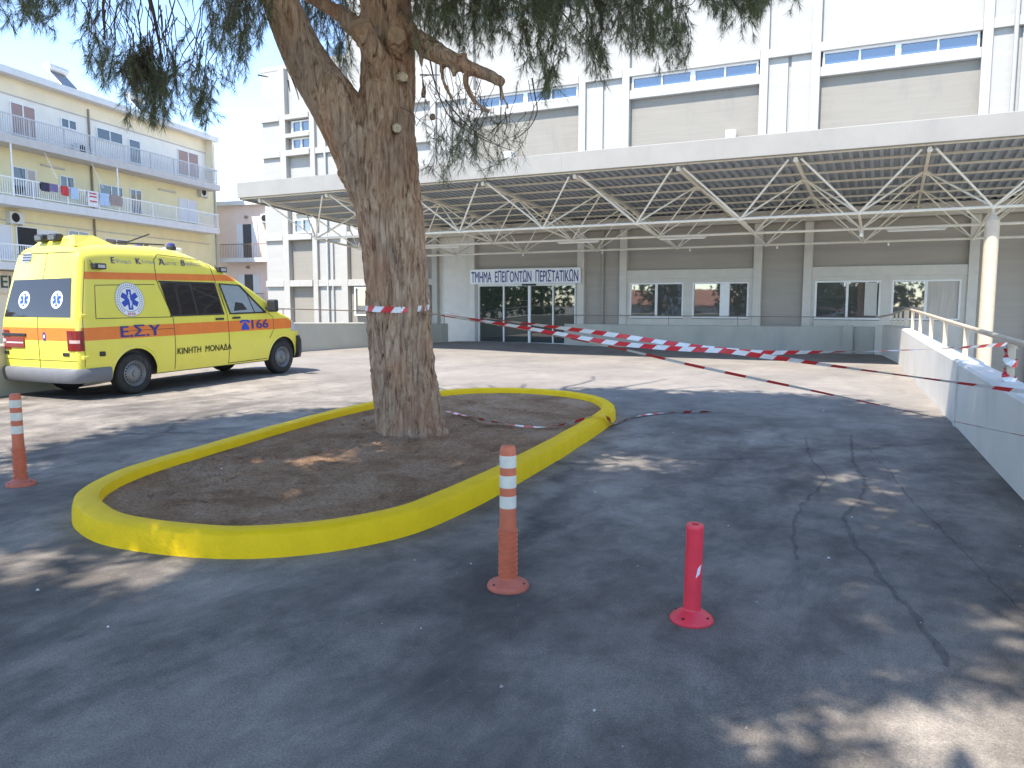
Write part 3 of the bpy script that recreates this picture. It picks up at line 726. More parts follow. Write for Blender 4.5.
for i, (a, b) in enumerate(wide):
    for x0, x1 in ((a - PW, a), (b, b + PW)):
        pil(x0, x1, ZC + .35, 14.9); pil(x0, x1, -1.9, ZC, Y0 + .02, 'trim')
    panel(a, b, ZC + .3, 8.83); panel(a, b, 2.78, ZC, mt='beigeshade')
    MB().use('white').box(a, b, Y0 + .03, Y0 + .30, 8.83, 9.13, .012).build('ledge', hosp)
    window(a + .06, b - .06, 9.13, 9.60, [(.25, .05), (.5, .16), (.75, .05)], Y0 + .10, 'skyglass', name='ribbon_window')
    ledge(a, b, 9.60, 9.88, Y0 - .02)
    panel(a, b, 9.88, 12.7, Y0 + .16, 'whiteB'); ledge(a, b, 12.7, 13.0, Y0 - .02); panel(a, b, 13.0, 14.9, Y0 + .16, 'whiteB')
for (a, b) in [(-16.75, -15.27), (-10.33, -8.94), (-3.93, -2.60), (2.39, 3.78)]:
    c = (a + b) / 2
    MB().use('whiteB').box(c - .05, c + .05, Y0 + .17, Y0 + .3, ZC + .3, 9.60).build('groove_strip', hosp)
    MB().use('whiteB').box(a, c - .05, Y0 + .10, Y0 + .3, ZC + .3, 9.60).box(c + .05, b, Y0 + .10, Y0 + .3, ZC + .3, 9.60).build('infill_panel', hosp)
    ledge(a, b, 9.60, 9.88, Y0 - .02)
    MB().use('whiteB').box(a, b, Y0 + .12, Y0 + .3, 9.88, 14.9).build('infill_panel', hosp)
    panel(a, b, -1.9, ZC, Y0 + .2, 'beigeshade' if a > -12 else 'trim')  # leftmost panel in paler trim: the stronger light there put into colour
# ground floor under the canopy
for (a, b) in wide[1:]:
    MB().use('trim').box(a, b, Y0 + .06, Y0 + .30, 2.46, 2.78, .01).build('header_beam', hosp)
    panel(a, b, -1.9, 1.04, Y0 + .10, 'trim'); panel(a, b, 2.335, 2.46, Y0 + .09, 'trim', 'window_lintel')
    for q0, q1 in ((a, a + .10), (a + 2.08, a + 2.39), (b - .14, b)): MB().use('trim').box(q0, q1, Y0 + .10, Y0 + .30, 1.04, 2.335).build('window_jamb', hosp)
    MB().use('darkin').box(a, b, Y0 + .27, Y0 + .295, 1.04, 2.46).build('dark_room', hosp)
window(-8.57, -6.59, 1.06, 2.33, [(.5, .09)], tilt=RAD(4.4)); window(-6.28, -4.34, 1.06, 2.33, [(.58, .32)])
window(-2.23, -.25, 1.06, 2.33, [(.5, .07)], blind={}); window(.06, 1.98, 1.06, 2.33, [(.5, .08)], blind={1: 'curtain'})
MB().use('blind').box(-.72, -.36, Y0 + .165, Y0 + .17, 1.2, 2.25).build('curtain', hosp)
window(4.15, 6.1, 1.06, 2.33, [(.5, .07)]); window(6.4, 8.4, 1.06, 2.33, [(.5, .07)])
# sliding entrance door
a, b = wide[0]
MB().use('beigeshade').box(a, -14.86, Y0 + .03, Y0 + .3, -.1, 2.4).box(-10.66, b, Y0 + .03, Y0 + .3, -.1, 2.4).box(a, b, Y0 + .03, Y0 + .3, 2.4, 2.78).build('door_surround', hosp)
dr = MB().use('frame'); X = [-14.86, -13.72, -12.60, -11.60, -10.66]
dr.box(X[0], X[-1], Y0 + .05, Y0 + .2, 2.26, 2.36); dr.box(X[0], X[-1], Y0 + .05, Y0 + .2, -.02, .06)
for i, x in enumerate(X):
    wd = (.05, .05, .10, .05, .05)[i]; dr.box(x - (0 if i == 0 else wd / (1 if i == 4 else 2)), x + (0 if i == 4 else wd / (1 if i == 0 else 2)), Y0 + .055, Y0 + .2, .06, 2.26)
door = dr.build('sliding_door', hosp)
for x0, x1 in zip(X, X[1:]): MB().use('doorglass').box(x0 + .03, x1 - .03, Y0 + .12, Y0 + .13, .06, 2.26).build('pane', door)
MB().use('black').box(-12.9, -12.3, Y0 + .02, Y0 + .05, 2.27, 2.35).build('motion_sensor', door)
# left wing
pil(-24.92, -24.58, -1.9, 11.95); pil(-23.22, -22.95, -1.9, 11.95); pil(-21.65, -21.3, -1.9, 11.95); pil(-17.0, -16.75, -1.9, 14.9)
for z0, z1 in ((2.34, 2.62), (4.42, 4.68), (8.12, 8.38), (9.70, 9.92)):
    ledge(-26.0, -24.92, z0, z1, Y0 - .01); ledge(-24.58, -23.22, z0, z1); ledge(-22.95, -21.65, z0, z1, Y0 + .03); ledge(-21.3, -17.0, z0, z1, Y0 + .01)
zz = [-1.9, 2.34, 2.62, 4.42, 4.68, 8.12, 8.38, 9.70, 9.92, 11.9]
for k in range(0, len(zz), 2):
    panel(-26.0, -24.92, zz[k], zz[k + 1], Y0 + .10, 'whiteB')
    panel(-22.95, -21.65, zz[k], zz[k + 1], Y0 + .14, 'whiteB')
    if k != 6: panel(-24.58, -23.22, zz[k], zz[k + 1], Y0 + .24, 'beige' if k < 4 else 'whiteB')
    if k < 4: panel(-21.3, -17, zz[k], zz[k + 1], Y0 + .22, 'beige')
panel(-21.3, -17, 4.68, 8.12, Y0 + .2, 'whiteB'); panel(-21.3, -17, 8.38, 9.70, Y0 + .2, 'whiteB'); panel(-21.3, -17, 9.92, 14.8, Y0 + .2, 'whiteB')
MB().use('white').box(-24.58, -23.22, Y0 - .03, Y0 + .3, 8.92, 9.10, .01).build('ledge', hosp)
for z0, z1 in ((8.40, 8.90), (9.12, 9.66)): window(-24.35, -23.30, z0, z1, [(.5, .06)], Y0 + .16, 'skyglass', deep=.13)
window(-24.3, -23.28, 4.72, 5.35, [(.5, .06)], Y0 + .05, 'winglass', deep=.18); window(-24.3, -23.28, 5.6, 6.2, [(.5, .06)], Y0 + .05, 'winglass', deep=.18)
window(-21.0, -19.4, 1.05, 2.3, [(.5, .07)], Y0 + .05, 'winglass'); window(-18.9, -17.2, 1.05, 2.3, [(.5, .07)], Y0 + .05, 'winglass')
MB().use('galv').tube([(-22.42, Y0 + .04, -1.5), (-22.42, Y0 + .04, 11.8)], .05, 8).build('drainpipe', hosp, True)
MB().use('galv').tube([(-22.15, Y0 + .06, -1.5), (-22.15, Y0 + .06, 4.3)], .035, 8).build('drainpipe', hosp, True)
MB().use('white').tube([(2.95, Y0 - .05, 4.8), (2.95, Y0 - .05, 14.8)], .06, 8).build('drainpipe', hosp, True)
MB().use('beigeshade').tube([(-9.62, Y0 + .12, -1), (-9.62, Y0 + .12, 4.3)], .05, 8).build('drainpipe', hosp, True)

# entrance sign
sg = thing('entrance_sign', 'white sign with blue Greek lettering above the glass entrance door', 'sign', (-12.75, Y0 - .06, 2.36), world=True)
MB().use('signw').box(-15.14, -10.42, Y0 - .10, Y0 - .02, 2.34, 2.93, .01).build('board', sg)
vs, fs = text_mesh('ΤΜΗΜΑ  ΕΠΕΙΓΟΝΤΩΝ  ΠΕΡΙΣΤΑΤΙΚΩΝ', .45, 4.56, .018)
MB().use('signb').add([(-15.07 + x, Y0 - .104 - d, 2.41 + y) for x, y, d in vs], fs).build('lettering', sg)

# ================================================================== CANOPY
can = thing('entrance_canopy', 'large flat steel canopy on a white space frame over the emergency entrance', 'canopy', (-6, 23, 0), world=True)
XL, XR, YF, YB = -19.55, 9.2, 19.5, 27.22
def rz(y): return 5.10 - (y - YF) * .062
mb = MB().use('roofmetal'); pit = .22; vs = []; fs = []; x = XL + .05; cols = []
while x < XR:
    for dx, dz in ((0, 0), (.08, 0), (.105, .075), (.195, .075)): cols.append((x + dx, dz))
    x += pit
for y in (YF + .02, Y0 + .27):
    for xx, dz in cols: vs.append((xx, y, rz(y) + .04 + dz))
nC = len(cols)
for i in range(nC - 1): fs.append((i, i + 1, nC + i + 1, nC + i))
mb.add(vs, fs).build('roof_sheet', can)
MB().use('fascia').box(XL - .05, XR, YF - .12, YF, 5.06, 5.56, .012).build('fascia', can)
for x in range(-16, 9, 4): MB().use('fascia').box(x - .006, x + .006, YF - .123, YF - .118, 5.07, 5.55).build('fascia_joint', can)
mb = MB().use('fascia'); mb.add([(XL - .05, YF, 5.02), (XL, YF, 5.02), (XL, YB, rz(YB) - .05), (XL - .05, YB, rz(YB) - .05), (XL - .05, YF, 5.56), (XL, YF, 5.56), (XL, YB, rz(YB) + .42), (XL - .05, YB, rz(YB) + .42)],
                               [(0, 1, 2, 3), (4, 7, 6, 5), (0, 3, 7, 4), (1, 5, 6, 2)]); mb.build('side_fascia', can)
MB().use('trim').box(XL, XR, YB - .16, YB + .06, rz(YB) - .36, rz(YB) + .02).build('back_beam', can)
MB().use('steel').box(XL, XR, YF + .003, YF + .06, 5.03, 5.10).build('edge_beam', can)
for y in (20.75, 21.9, 23.05, 24.2, 25.35, 26.45): MB().use('steel').box(XL, XR, y - .03, y + .03, rz(y) - .012, rz(y) + .036).build('purlin', can)
TX = [-2.13 + 2.78 * k for k in range(-6, 4)]; BX = [-.76 + 2.78 * k for k in range(-6, 3)]
TY = [19.6 + 2.3 * j for j in range(4)]; BY = [20.7 + 2.3 * j for j in range(3)]
def tz(y): return rz(y) - .13
def bz(y): return 3.76 - (y - 20.7) * .078
for x in TX: MB().use('steel').tube([(x, YF + .05, tz(YF)), (x, YB - .1, tz(YB))], .052, 4).build('top_chord', can, True)
for y in BY: MB().use('steel').tube([(BX[0], y, bz(y)), (BX[-1] + 2, y, bz(y))], .036, 8).build('bottom_chord', can, True)
for x in BX: MB().use('steel').tube([(x, BY[0], bz(BY[0])), (x, BY[-1], bz(BY[-1]))], .034, 8).build('bottom_chord', can, True)
nb = 0
for j, y in enumerate(BY):
    for x in BX[:-1]:
        for sx in (-1, 1):
            for sy in (-1, 1):
                tx, ty = x + sx * (1.25 if j == 0 and sy < 0 else 1.37), y + sy * 1.12
                r = .027 if j == 0 else .022
                MB().use('steel').tube([(x, y, bz(y)), (tx, ty, tz(ty))], r, 6).build('brace', can, True); nb += 1
mb = MB().use('steel')
for y in BY:
    for x in BX: mb.lathe([(0, .06), (.05, .04), (.065, 0), (.05, -.04), (0, -.06)], 8, (x, y, bz(y)))
for y in TY:
    for x in TX: mb.lathe([(0, .06), (.05, .04), (.065, 0), (.05, -.04), (0, -.06)], 8, (x, y, tz(y) - .02))
o = mb.build('node_joints', can, True); o['kind'] = 'stuff'
# round column beyond the right wall
MB().use('rail').lathe([(.158, -1.9), (.150, 3.46), (.145, 3.465), (.055, 3.60), (.03, 3.74)], 20, (2.02, 20.7, 0)).build('column', can, True)
MB().use('rail').box(2.02 - .24, 2.02 + .24, 20.46, 20.94, -1.9, -1.6, .02).build('column_footing', can)
# lamps under and on the canopy
def tubelight(x, y, lab):
    z = bz(y); t = thing('strip_light', lab, 'light', (x, y, z - .10), 0, 'strip lights under the canopy')
    m = MB().use('trim').box(-.7, .7, -.035, .035, .02, .06); m.build('housing', t)
    MB().use('lampg').tube([(-.66, 0, .008), (.66, 0, .008)], .012, 8).build('tube', t, True)
tubelight(-13.9, 23.0, 'strip light left of the entrance door under the canopy'); tubelight(-8.9, 23.0, 'strip light over the narrow wall strip right of the entrance sign')
tubelight(-5.6, 23.0, 'strip light in front of the paired hospital windows'); tubelight(.55, 23.0, 'strip light nearest the round canopy column')
def bulb(x, y, big, lab):
    z = bz(y) - .03; t = thing('hanging_lamp', lab, 'lamp', (x, y, z), 0, 'lamps hanging under the canopy'); k = 1.0 if big else .55
    MB().use('trim').lathe([(.0, 0), (.05 * k, 0), (.055 * k, -.06 * k), (.03 * k, -.07 * k)], 12).build('socket', t, True)
    MB().use('lampg').lathe([(.03 * k, -.07 * k), (.05 * k, -.10 * k), (.055 * k, -.14 * k), (.035 * k, -.18 * k), (0, -.19 * k)], 12).build('bulb', t, True)
bulb(BX[1] + .0, 23.0, True, 'white lamp hanging from the frame above the left of the entrance sign'); bulb(BX[6], 23.0, True, 'white lamp hanging from the frame left of the round column')
for x, l in ((-14.5, 'small lamp at the left end of the entrance sign'), (-11.9, 'small lamp above the right half of the entrance sign'), (-8.9, 'small lamp over the wall between door and windows'), (-5.9, 'small lamp above the pair of hospital windows'), (-3.2, 'small lamp above the plain panel between windows'), (-.1, 'small lamp above the window beside the handrail end'), (2.6, 'small lamp by the head of the round column')):
    bulb(x, 25.3, False, l)
def flood(x, lab):
    t = thing('floodlight', lab, 'light', (x, Y0 - .02, 6.9), 0, 'white boxes on the upper panels')
    m = MB().use('lamp').box(-.16, .16, -.12, .18, .14, .50, .02); m.build('housing', t)
    MB().use('lens').box(-.10, .10, -.128, -.115, .22, .42).build('lens', t); MB().use('galv').box(-.04, .04, .05, .2, 0, .14).build('bracket', t)
flood(-13.44, 'white box light on the beige panel left, by the pine foliage'); flood(-5.07, 'white box light on the middle beige panel above the canopy')

# ================================================================== TOWN ON THE LEFT
hd = RAD(102)
ap = thing('apartment_building', 'cream and yellow apartment block with long balconies behind the ambulance', 'building', (-38.96, 23.28, 0), hd)
K = 1.036
def sx(s): return -30.87 + (s + 30.87) * K
def sz(z): return 1.6 + (z - 1.6) * K
YW = 1.2
def B(m, s0, s1, y0, y1, z0, z1): return m.box(sx(s0), sx(s1), y0, y1, sz(z0), sz(z1))
B(MB().use('cream'), -9, 17.25, YW, 13, -3.4, 3.2).build('wall', ap)
B(MB().use('apyellow'), -9, 17.25, YW, 13, 3.2, 9.45).build('wall', ap)
B(MB().use('apwhite'), -9, 17.25, YW, 13, 9.45, 11.75).build('wall', ap)
B(MB().use('cream'), -9, 17.25, YW - .02, 13, 11.75, 12.55).build('wall', ap)
MB().use('slabw').box(sx(-9), 18.6, .55, 13.1, sz(12.55), sz(12.88)).build('roof_edge', ap)
MB().use('cream').box(17.9, 18.0, .6, YW + 2, sz(9.7), sz(12.5)).build('end_wall', ap)
for s in (5.87, ): MB().use('brownrail').tube([(sx(s), YW - .06, sz(3.5)), (sx(s), YW - .06, sz(12.2))], .06, 8).build('downpipe', ap, True)
MB().use('slab').tube([(sx(17.0), YW - .08, sz(3.4)), (sx(17.0), YW - .08, sz(12.3))], .06, 8).build('downpipe', ap, True)
for z0, z1, ln, mt, rmt, dz in ((9.42, 9.83, 17.75, 'slab', 'railgrey', 1.0), (6.42, 6.85, 17.5, 'slabw', 'railwhite', .92), (3.25, 3.6, 2.4, 'slabw', 'railwhite', .9)):
    sl = MB().use(mt).box(-9, ln, 0, YW, z0, z1).build('balcony', ap)
    m = MB().use(rmt); x = -9 + .05
    m.box(-9, ln, .04, .09, z1 + dz - .04, z1 + dz + .02); m.box(-9, ln, .05, .08, z1 + .08, z1 + .12)
    while x < ln - .03:
        m.box(x, x + .025, .053, .078, z1 + .1, z1 + dz - .02); x += .135
    x = -9
    while x < ln: m.box(x, x + .05, .045, .095, z1, z1 + dz); x += 2.2
    m.box(ln - .05, ln, .05, YW, z1 + dz - .04, z1 + dz + .02)
    m.build('railing', sl)
def apwin(s0, s1, z0, z1, mt, fr='frame', name='window', split=1):
    f = MB().use(fr); t = .05; a, b, c, d = sx(s0), sx(s1), sz(z0), sz(z1); y = YW - .06
    f.box(a, b, y, YW + .05, c, c + t); f.box(a, b, y, YW + .05, d - t, d); f.box(a, a + t, y + .002, YW + .05, c + t, d - t); f.box(b - t, b, y + .002, YW + .05, c + t, d - t)
    if split: f.box((a + b) / 2 - .035, (a + b) / 2 + .035, y + .003, YW + .05, c + t, d - t)
    o = f.build(name, ap); MB().use(mt).box(a + t, b - t, YW - .03, YW - .01, c + t, d - t).build('pane' if 'glass' in mt else 'shutter', o); return o
apwin(.88, 2.35, 9.85, 11.43, 'shutter', name='balcony_door'); apwin(3.96, 5.0, 10.85, 11.36, 'apglass'); apwin(6.42, 8.42, 10.72, 11.40, 'apglass'); apwin(8.9, 9.86, 9.85, 11.27, 'apglass', name='balcony_door', split=0); apwin(13.28, 15.38, 9.85, 11.5, 'shutter', name='balcony_door')
apwin(-3.5, -1.2, 9.85, 11.43, 'shutter', name='balcony_door')
apwin(.78, 1.55, 6.9, 8.32, 'apglass', name='balcony_door', split=0); apwin(1.6, 2.15, 6.9, 8.3, 'curtain', name='balcony_door', split=0); apwin(3.66, 4.6, 7.55, 8.33, 'apglass'); apwin(6.4, 8.2, 7.3, 8.3, 'apglass'); apwin(8.8, 9.75, 6.9, 8.35, 'apglass', name='balcony_door'); apwin(13.2, 15.0, 6.9, 8.38, 'shutterw', name='balcony_door')
apwin(-1.6, .5, 3.7, 5.4, 'shutterw', name='balcony_door'); apwin(.75, 2.05, 3.7, 5.42, 'darkin', name='balcony_door', split=0); apwin(2.1, 3.3, 3.7, 5.35, 'shutterw', name='balcony_door'); apwin(4.0, 5.4, 4.3, 5.5, 'apglass'); apwin(6.6, 8.4, 4.2, 5.3, 'apglass'); apwin(9.2, 10.2, 3.8, 5.2, 'apglass')
for s in (.85, 7.96): MB().use('railwhite').tube([(s, .06, 6.85), (s, .06, 9.42)], .04, 8).build('balcony_post', ap)
for s in (3.6, 6.8): MB().use('railwhite').tube([(s - .5, .3, 9.4), (s, .06, 8.1)], .02, 6).build('awning_arm', ap)
for s0, s1 in ((2.5, 4.0), (11.3, 12.9)): MB().use('slab').box(sx(s0), sx(s1), YW - .1, YW, sz(8.62), sz(8.70)).build('awning_rail', ap)
for z_ in (11.72, 5.6): MB().use('slab').box(-9, 17.9, YW - .05, YW + .01, sz(z_), sz(z_ + .05)).build('cornice_line', ap)
MB().use('signbeige').box(-9, 6, YW - .16, YW - .003, 2.1, 3.2).build('signboard', ap)
vs, fs = text_mesh('ΕΙΟ', .62, 1.35, .03)
MB().use('green').add([(.70 + x, YW - .165 - d, 2.36 + y) for x, y, d in vs], fs).build('shop_lettering', ap)
Rap = Matrix.Translation(ap.location) @ Matrix.Rotation(hd, 4, 'Z')
def apt(s, y, z): return Rap @ Vector((s, y, z))
def acunit(s, y, z, lab, grp='air conditioners on the flats', rot=hd, P=None):
    t = thing('air_conditioner', lab, 'air conditioner', apt(s, y, z) if P is None else P, rot, grp)
    MB().use('ac').box(-.42, .42, -.3, 0, 0, .62, .02).build('casing', t)
    MB().use('dark').lathe([(0, -.306), (.23, -.306), (.24, -.302)], 20, (-.1, 0, .31), 'y').build('fan_grille', t)
    MB().use('galv').box(-.36, -.30, -.28, 0, -.05, 0).box(.30, .36, -.28, 0, -.05, 0).build('bracket', t)
acunit(sx(15.6), YW, sz(8.74), 'air conditioner high on the yellow wall near its right corner'); acunit(1.78, YW, 6.42 - .80, 'air conditioner under the left end of the white balcony'); acunit(sx(5.0), YW - .15, 9.84, 'air conditioner standing on the top balcony floor')
# washing on the middle balcony rail
def cloth(s, wd, z0, mt, lab, stripe=None):
    ztop = 6.85 + .95; m = MB().use(mt)
    m.grid(lambda u, v: (s + wd * u, .02 - .03 * sin(u * 9) * (1 - v) - .012, z0 + (ztop - z0) * v), 10, 6)
    m.grid(lambda u, v: (s + wd * u, .10 + .02 * sin(u * 7) * (1 - v), ztop - .35 + .35 * v), 10, 3)
    m.grid(lambda u, v: (s + wd * u, .008 + .092 * v, ztop), 10, 1)
    if stripe:
        m.use(stripe)
        for k in (.3, .6, .8): m.grid(lambda u, v: (s + wd * (.15 + .7 * u), -.016 - .03 * sin((.15 + .7 * u) * 9) * (1 - k), z0 + (ztop - z0) * (k + .08 * v)), 8, 1)
    o = m.build('laundry'); bpy.context.view_layer.update()
    o.location = ap.location; o.rotation_euler = (0, 0, hd); tag(o, lab, 'laundry', 'washing on the balcony rail')
cloth(2.45, .55, 7.35, 'cldark', 'dark cloth at the left end of the washing line'); cloth(3.05, .5, 7.4, 'clpurple', 'purple cloth beside the dark one on the balcony rail'); cloth(3.75, .5, 7.3, 'clred', 'red cloth over the white balcony rail'); cloth(4.4, .5, 7.2, 'clblue', 'small pale blue cloth right of the red one')
cloth(5.55, .75, 6.95, 'clwhite', 'white towel with red print hanging longest on the balcony', 'clred'); cloth(6.45, .7, 7.1, 'clblue', 'broad pale blue sheet beside the printed towel'); cloth(7.25, .9, 7.2, 'clbrown', 'brown blanket at the right end of the washing')
def heater(s, lab):
    t = thing('solar_water_heater', lab, 'solar heater', apt(s, 2.2, sz(12.88)), hd, 'solar heaters on the roof')
    MB().use('galv').tube([(-.65, .2, 1.35), (.65, .2, 1.35)], .24, 16).build('tank', t, True)
    m = MB().use('apglass').add([(-.5, -.7, .35), (.5, -.7, .35), (.5, .1, 1.15), (-.5, .1, 1.15), (-.5, -.7, .27), (.5, -.7, .27), (.5, .1, 1.07), (-.5, .1, 1.07)], [(0, 1, 2, 3), (7, 6, 5, 4), (0, 4, 5, 1), (3, 2, 6, 7), (0, 3, 7, 4), (1, 5, 6, 2)]); m.build('collector', t)
    for x in (-.6, .6):
        MB().use('galv').tube([(x, .3, 0), (x, .2, 1.1)], .03, 6).build('leg', t); MB().use('galv').tube([(x, -1, 0), (x, .2, 1.1)], .03, 6).build('leg', t)
heater(6.4, 'solar water heater with grey tank on the roof, in clear sky'); heater(12.6, 'second solar water heater on the roof, half behind pine needles')

pk = thing('apartment_building', 'pink house with small balcony between the cream flats and the hospital', 'building', (-45.2, 42.6, 0), RAD(10))
MB().use('pink').box(0, 12, 0, 10, -3, 8.7).build('wall', pk); MB().use('slabw').box(-.25, 12.2, -.45, 10.2, 8.7, 9.0).build('roof_edge', pk)
MB().use('cream').box(1.6, 12, 1.5, 9, 9.0, 10.0).build('roof_parapet', pk)
sl = MB().use('slabw').box(1.0, 5.6, -1.1, 0, 4.55, 4.85).build('balcony', pk); m = MB().use('brownrail'); m.box(1, 5.6, -1.08, -1.03, 5.8, 5.86)
for k in range(34): m.box(1 + k * .138, 1.02 + k * .138, -1.065, -1.045, 4.85, 5.8)
m.build('railing', sl)
sl2 = MB().use('slabw').box(-.2, 5.6, -1.1, 0, 1.0, 1.3).build('balcony', pk); m = MB().use('brownrail'); m.box(-.2, 5.6, -1.08, -1.03, 2.25, 2.31)
for k in range(42): m.box(-.2 + k * .138, -.18 + k * .138, -1.065, -1.045, 1.3, 2.25)
m.build('railing', sl2)
for z0, z1 in ((4.87, 7.35), (1.32, 3.7)):
    f = MB().use('shutterw').box(1.75, 2.25, -.09, -.003, z0, z1).box(3.0, 3.5, -.09, -.003, z0, z1).build('balcony_door', pk); MB().use('apglass').box(2.25, 3.0, -.03, -.003, z0, z1).build('pane', f)
    MB().use('brownrail').lathe([(0, .0), (.12, 0), (.14, -.15), (0, -.2)], 8, (2.6, -.12, z1 + .6)).build('wall_lamp', pk)
acunit(0, 0, 0, 'air conditioner at the top of the pink house', rot=RAD(10), P=Matrix.Translation(pk.location) @ Matrix.Rotation(RAD(10), 4, 'Z') @ Vector((4.35, 0, 7.4)))
MB().use('railgrey')
an = MB().use('railgrey').tube([(0, 0, 0), (0, 0, 2.6)], .025, 6).tube([(-.4, 0, 2.3), (.4, 0, 2.3)], .015, 6).tube([(-.3, 0, 1.9), (.3, 0, 1.9)], .015, 6).build('roof_antenna')
an.location = Matrix.Translation(pk.location) @ Matrix.Rotation(RAD(10), 4, 'Z') @ Vector((1.2, 3, 9.0)); tag(an, 'thin aerial standing on the pink house roof', 'aerial')

# ---- what the glass reflects: street side behind the viewpoint
def leafy(loc, h, r, lab):
    t = thing('leafy_tree', lab, 'tree', loc, 0, 'street trees reflected in the glass', world=True)
    MB().use('twig').tube([loc, (loc[0] + .1, loc[1], loc[2] + h * .35), (loc[0], loc[1] + .15, loc[2] + h * .7)], [.2, .16, .06], 8).build('trunk', t, True)
    f = Foliage(); c = Vector((loc[0], loc[1], loc[2] + h * .48))
    for _ in range(150):
        d = Vector((random.gauss(0, 1), random.gauss(0, 1), random.gauss(0, 1))).normalized() * random.random() ** .4
        p = c + Vector((d.x * r, d.y * r, d.z * h * .46))
        for _ in range(3): f.tuft(p + Vector((random.gauss(0, .25), random.gauss(0, .25), random.gauss(0, .2))), (random.gauss(0, 1), random.gauss(0, 1), .3), .3, 9, .30, .16, (20, 85))
    f.mesh('crown', 'leaf', t)
for x, y, h, r in ((-23, -9, 6.5, 2.6), (-26.5, -5, 5.5, 3), (-30, -10, 6, 3), (-33, -4, 6, 2.8), (-37, -11, 6.5, 3.4), (-28, 1, 4.5, 2.0), (-32, 2.5, 5, 2.2), (-24, -15, 6, 3), (-12.8, -20, 6, 2.4), (-6, -18, 4.5, 2.2), (-3, -15, 4, 2.0), (0, -19, 4.5, 2.4), (5, -24, 6, 2.5)):
    leafy((x, y, -1.9 if x < -45 else 0), h, r, 'leafy street tree behind the viewpoint, seen only as a reflection in the hospital glass')
def house(loc, wd, dp_, h, roof, lab):
    t = thing('house', lab, 'house', loc, 0)
    MB().use('slabw').box(-wd / 2, wd / 2, -dp_ / 2, dp_ / 2, -2, h).build('wall', t)
    if roof: MB().use('terracotta').add([(-wd / 2 - .4, dp_ / 2 + .4, h), (wd / 2 + .4, dp_ / 2 + .4, h), (wd / 2 + .4, -dp_ / 2 - .4, h), (-wd / 2 - .4, -dp_ / 2 - .4, h), (-wd / 4, 0, h + 1.6), (wd / 4, 0, h + 1.6)], [(0, 1, 5, 4), (1, 2, 5), (2, 3, 4, 5), (3, 0, 4), (0, 3, 2, 1)]).build('roof', t)
    for k in (-1, 0, 1): MB().use('apglass').box(k * wd * .3 - .5, k * wd * .3 + .5, dp_ / 2 + .003, dp_ / 2 + .03, h - 1.9, h - .6).build('window', t)
house((-17.5, -27, 0), 9, 7, 1.4, True, 'low house with red hipped roof mirrored in the hospital windows'); house((-9.5, -34, 0), 10, 8, 4.2, False, 'white two storey house mirrored in the hospital windows')


# ================================================================== BOLLARDS
def striped_post(loc, lab, tilt=0):
    t = thing('traffic_post', lab, 'bollard', loc, 0, 'orange posts with white bands'); t.rotation_euler = (0, tilt, random.uniform(0, 6))
    MB().use('oranged').lathe([(.005, 0), (.118, 0), (.12, .012), (.112, .028), (.075, .045), (.052, .058), (.05, .07)], 28).build('base', t, True)
    m = MB().use('dark')
    for k in range(3): a = k * 2.09; m.lathe([(0, .036), (.012, .036), (.013, .028)], 8, (.092 * cos(a), .092 * sin(a), 0))
    m.build('bolt', t)
    pr = [(.05, .06)]; z = .075
    while z < .325: pr += [(.0545, z), (.0565, z + .004), (.0565, z + .013), (.0465, z + .017), (.0460, z + .0255)]; z += .0275
    pr += [(.048, .345), (.046, .40), (.0455, .775), (.043, .80), (.034, .813), (0, .815)]
    MB().use('orange').lathe(pr, 28).build('post', t, True)
    for z0, z1 in ((.462, .532), (.578, .648), (.692, .760)): MB().use('reflect').lathe([(.0455, z0), (.0472, z0 + .001), (.0472, z1 - .001), (.0455, z1)], 28).build('reflective_band', t, True)
striped_post(ground(508, 587), 'orange ribbed post with white bands, in front of the yellow kerb'); striped_post(ground(21, 485), 'orange ribbed post with white bands, near the ambulance rear', 0)
t = thing('traffic_post', 'plain red plastic post with small white sticker, standing on dark asphalt', 'bollard', ground(691.5, 620)); t.rotation_euler = (0, .012, .4)
MB().use('red').lathe([(.005, 0), (.108, 0), (.11, .010), (.102, .024), (.07, .046), (.046, .060), (.043, .07)], 32).build('base', t, True)
m = MB().use('dark')
for k in range(4): a = k * 1.57 + .9; m.lathe([(0, .036), (.008, .036), (.009, .030)], 8, (.086 * cos(a), .086 * sin(a), 0))
m.build('bolt', t)
MB().use('red').lathe([(.044, .055), (.0435, .20), (.043, .47), (.044, .475), (.044, .492), (.040, .50), (.020, .50), (.018, .485), (0, .484)], 32).build('post', t, True)
MB().use('dark').lathe([(0, .4855), (.017, .4855)], 16).build('top_hole', t)
a0 = math.atan2(*reversed((Vector((0, 0, 0)) - t.location + Rv * 2.0).to_2d()[:])) - .4
MB().use('sticker').grid(lambda u, v: (.0452 * cos(a0 - .25 + .5 * u + .2 * v), .0452 * sin(a0 - .25 + .5 * u + .2 * v), .235 + .05 * v + .02 * u), 6, 3).build('sticker', t)

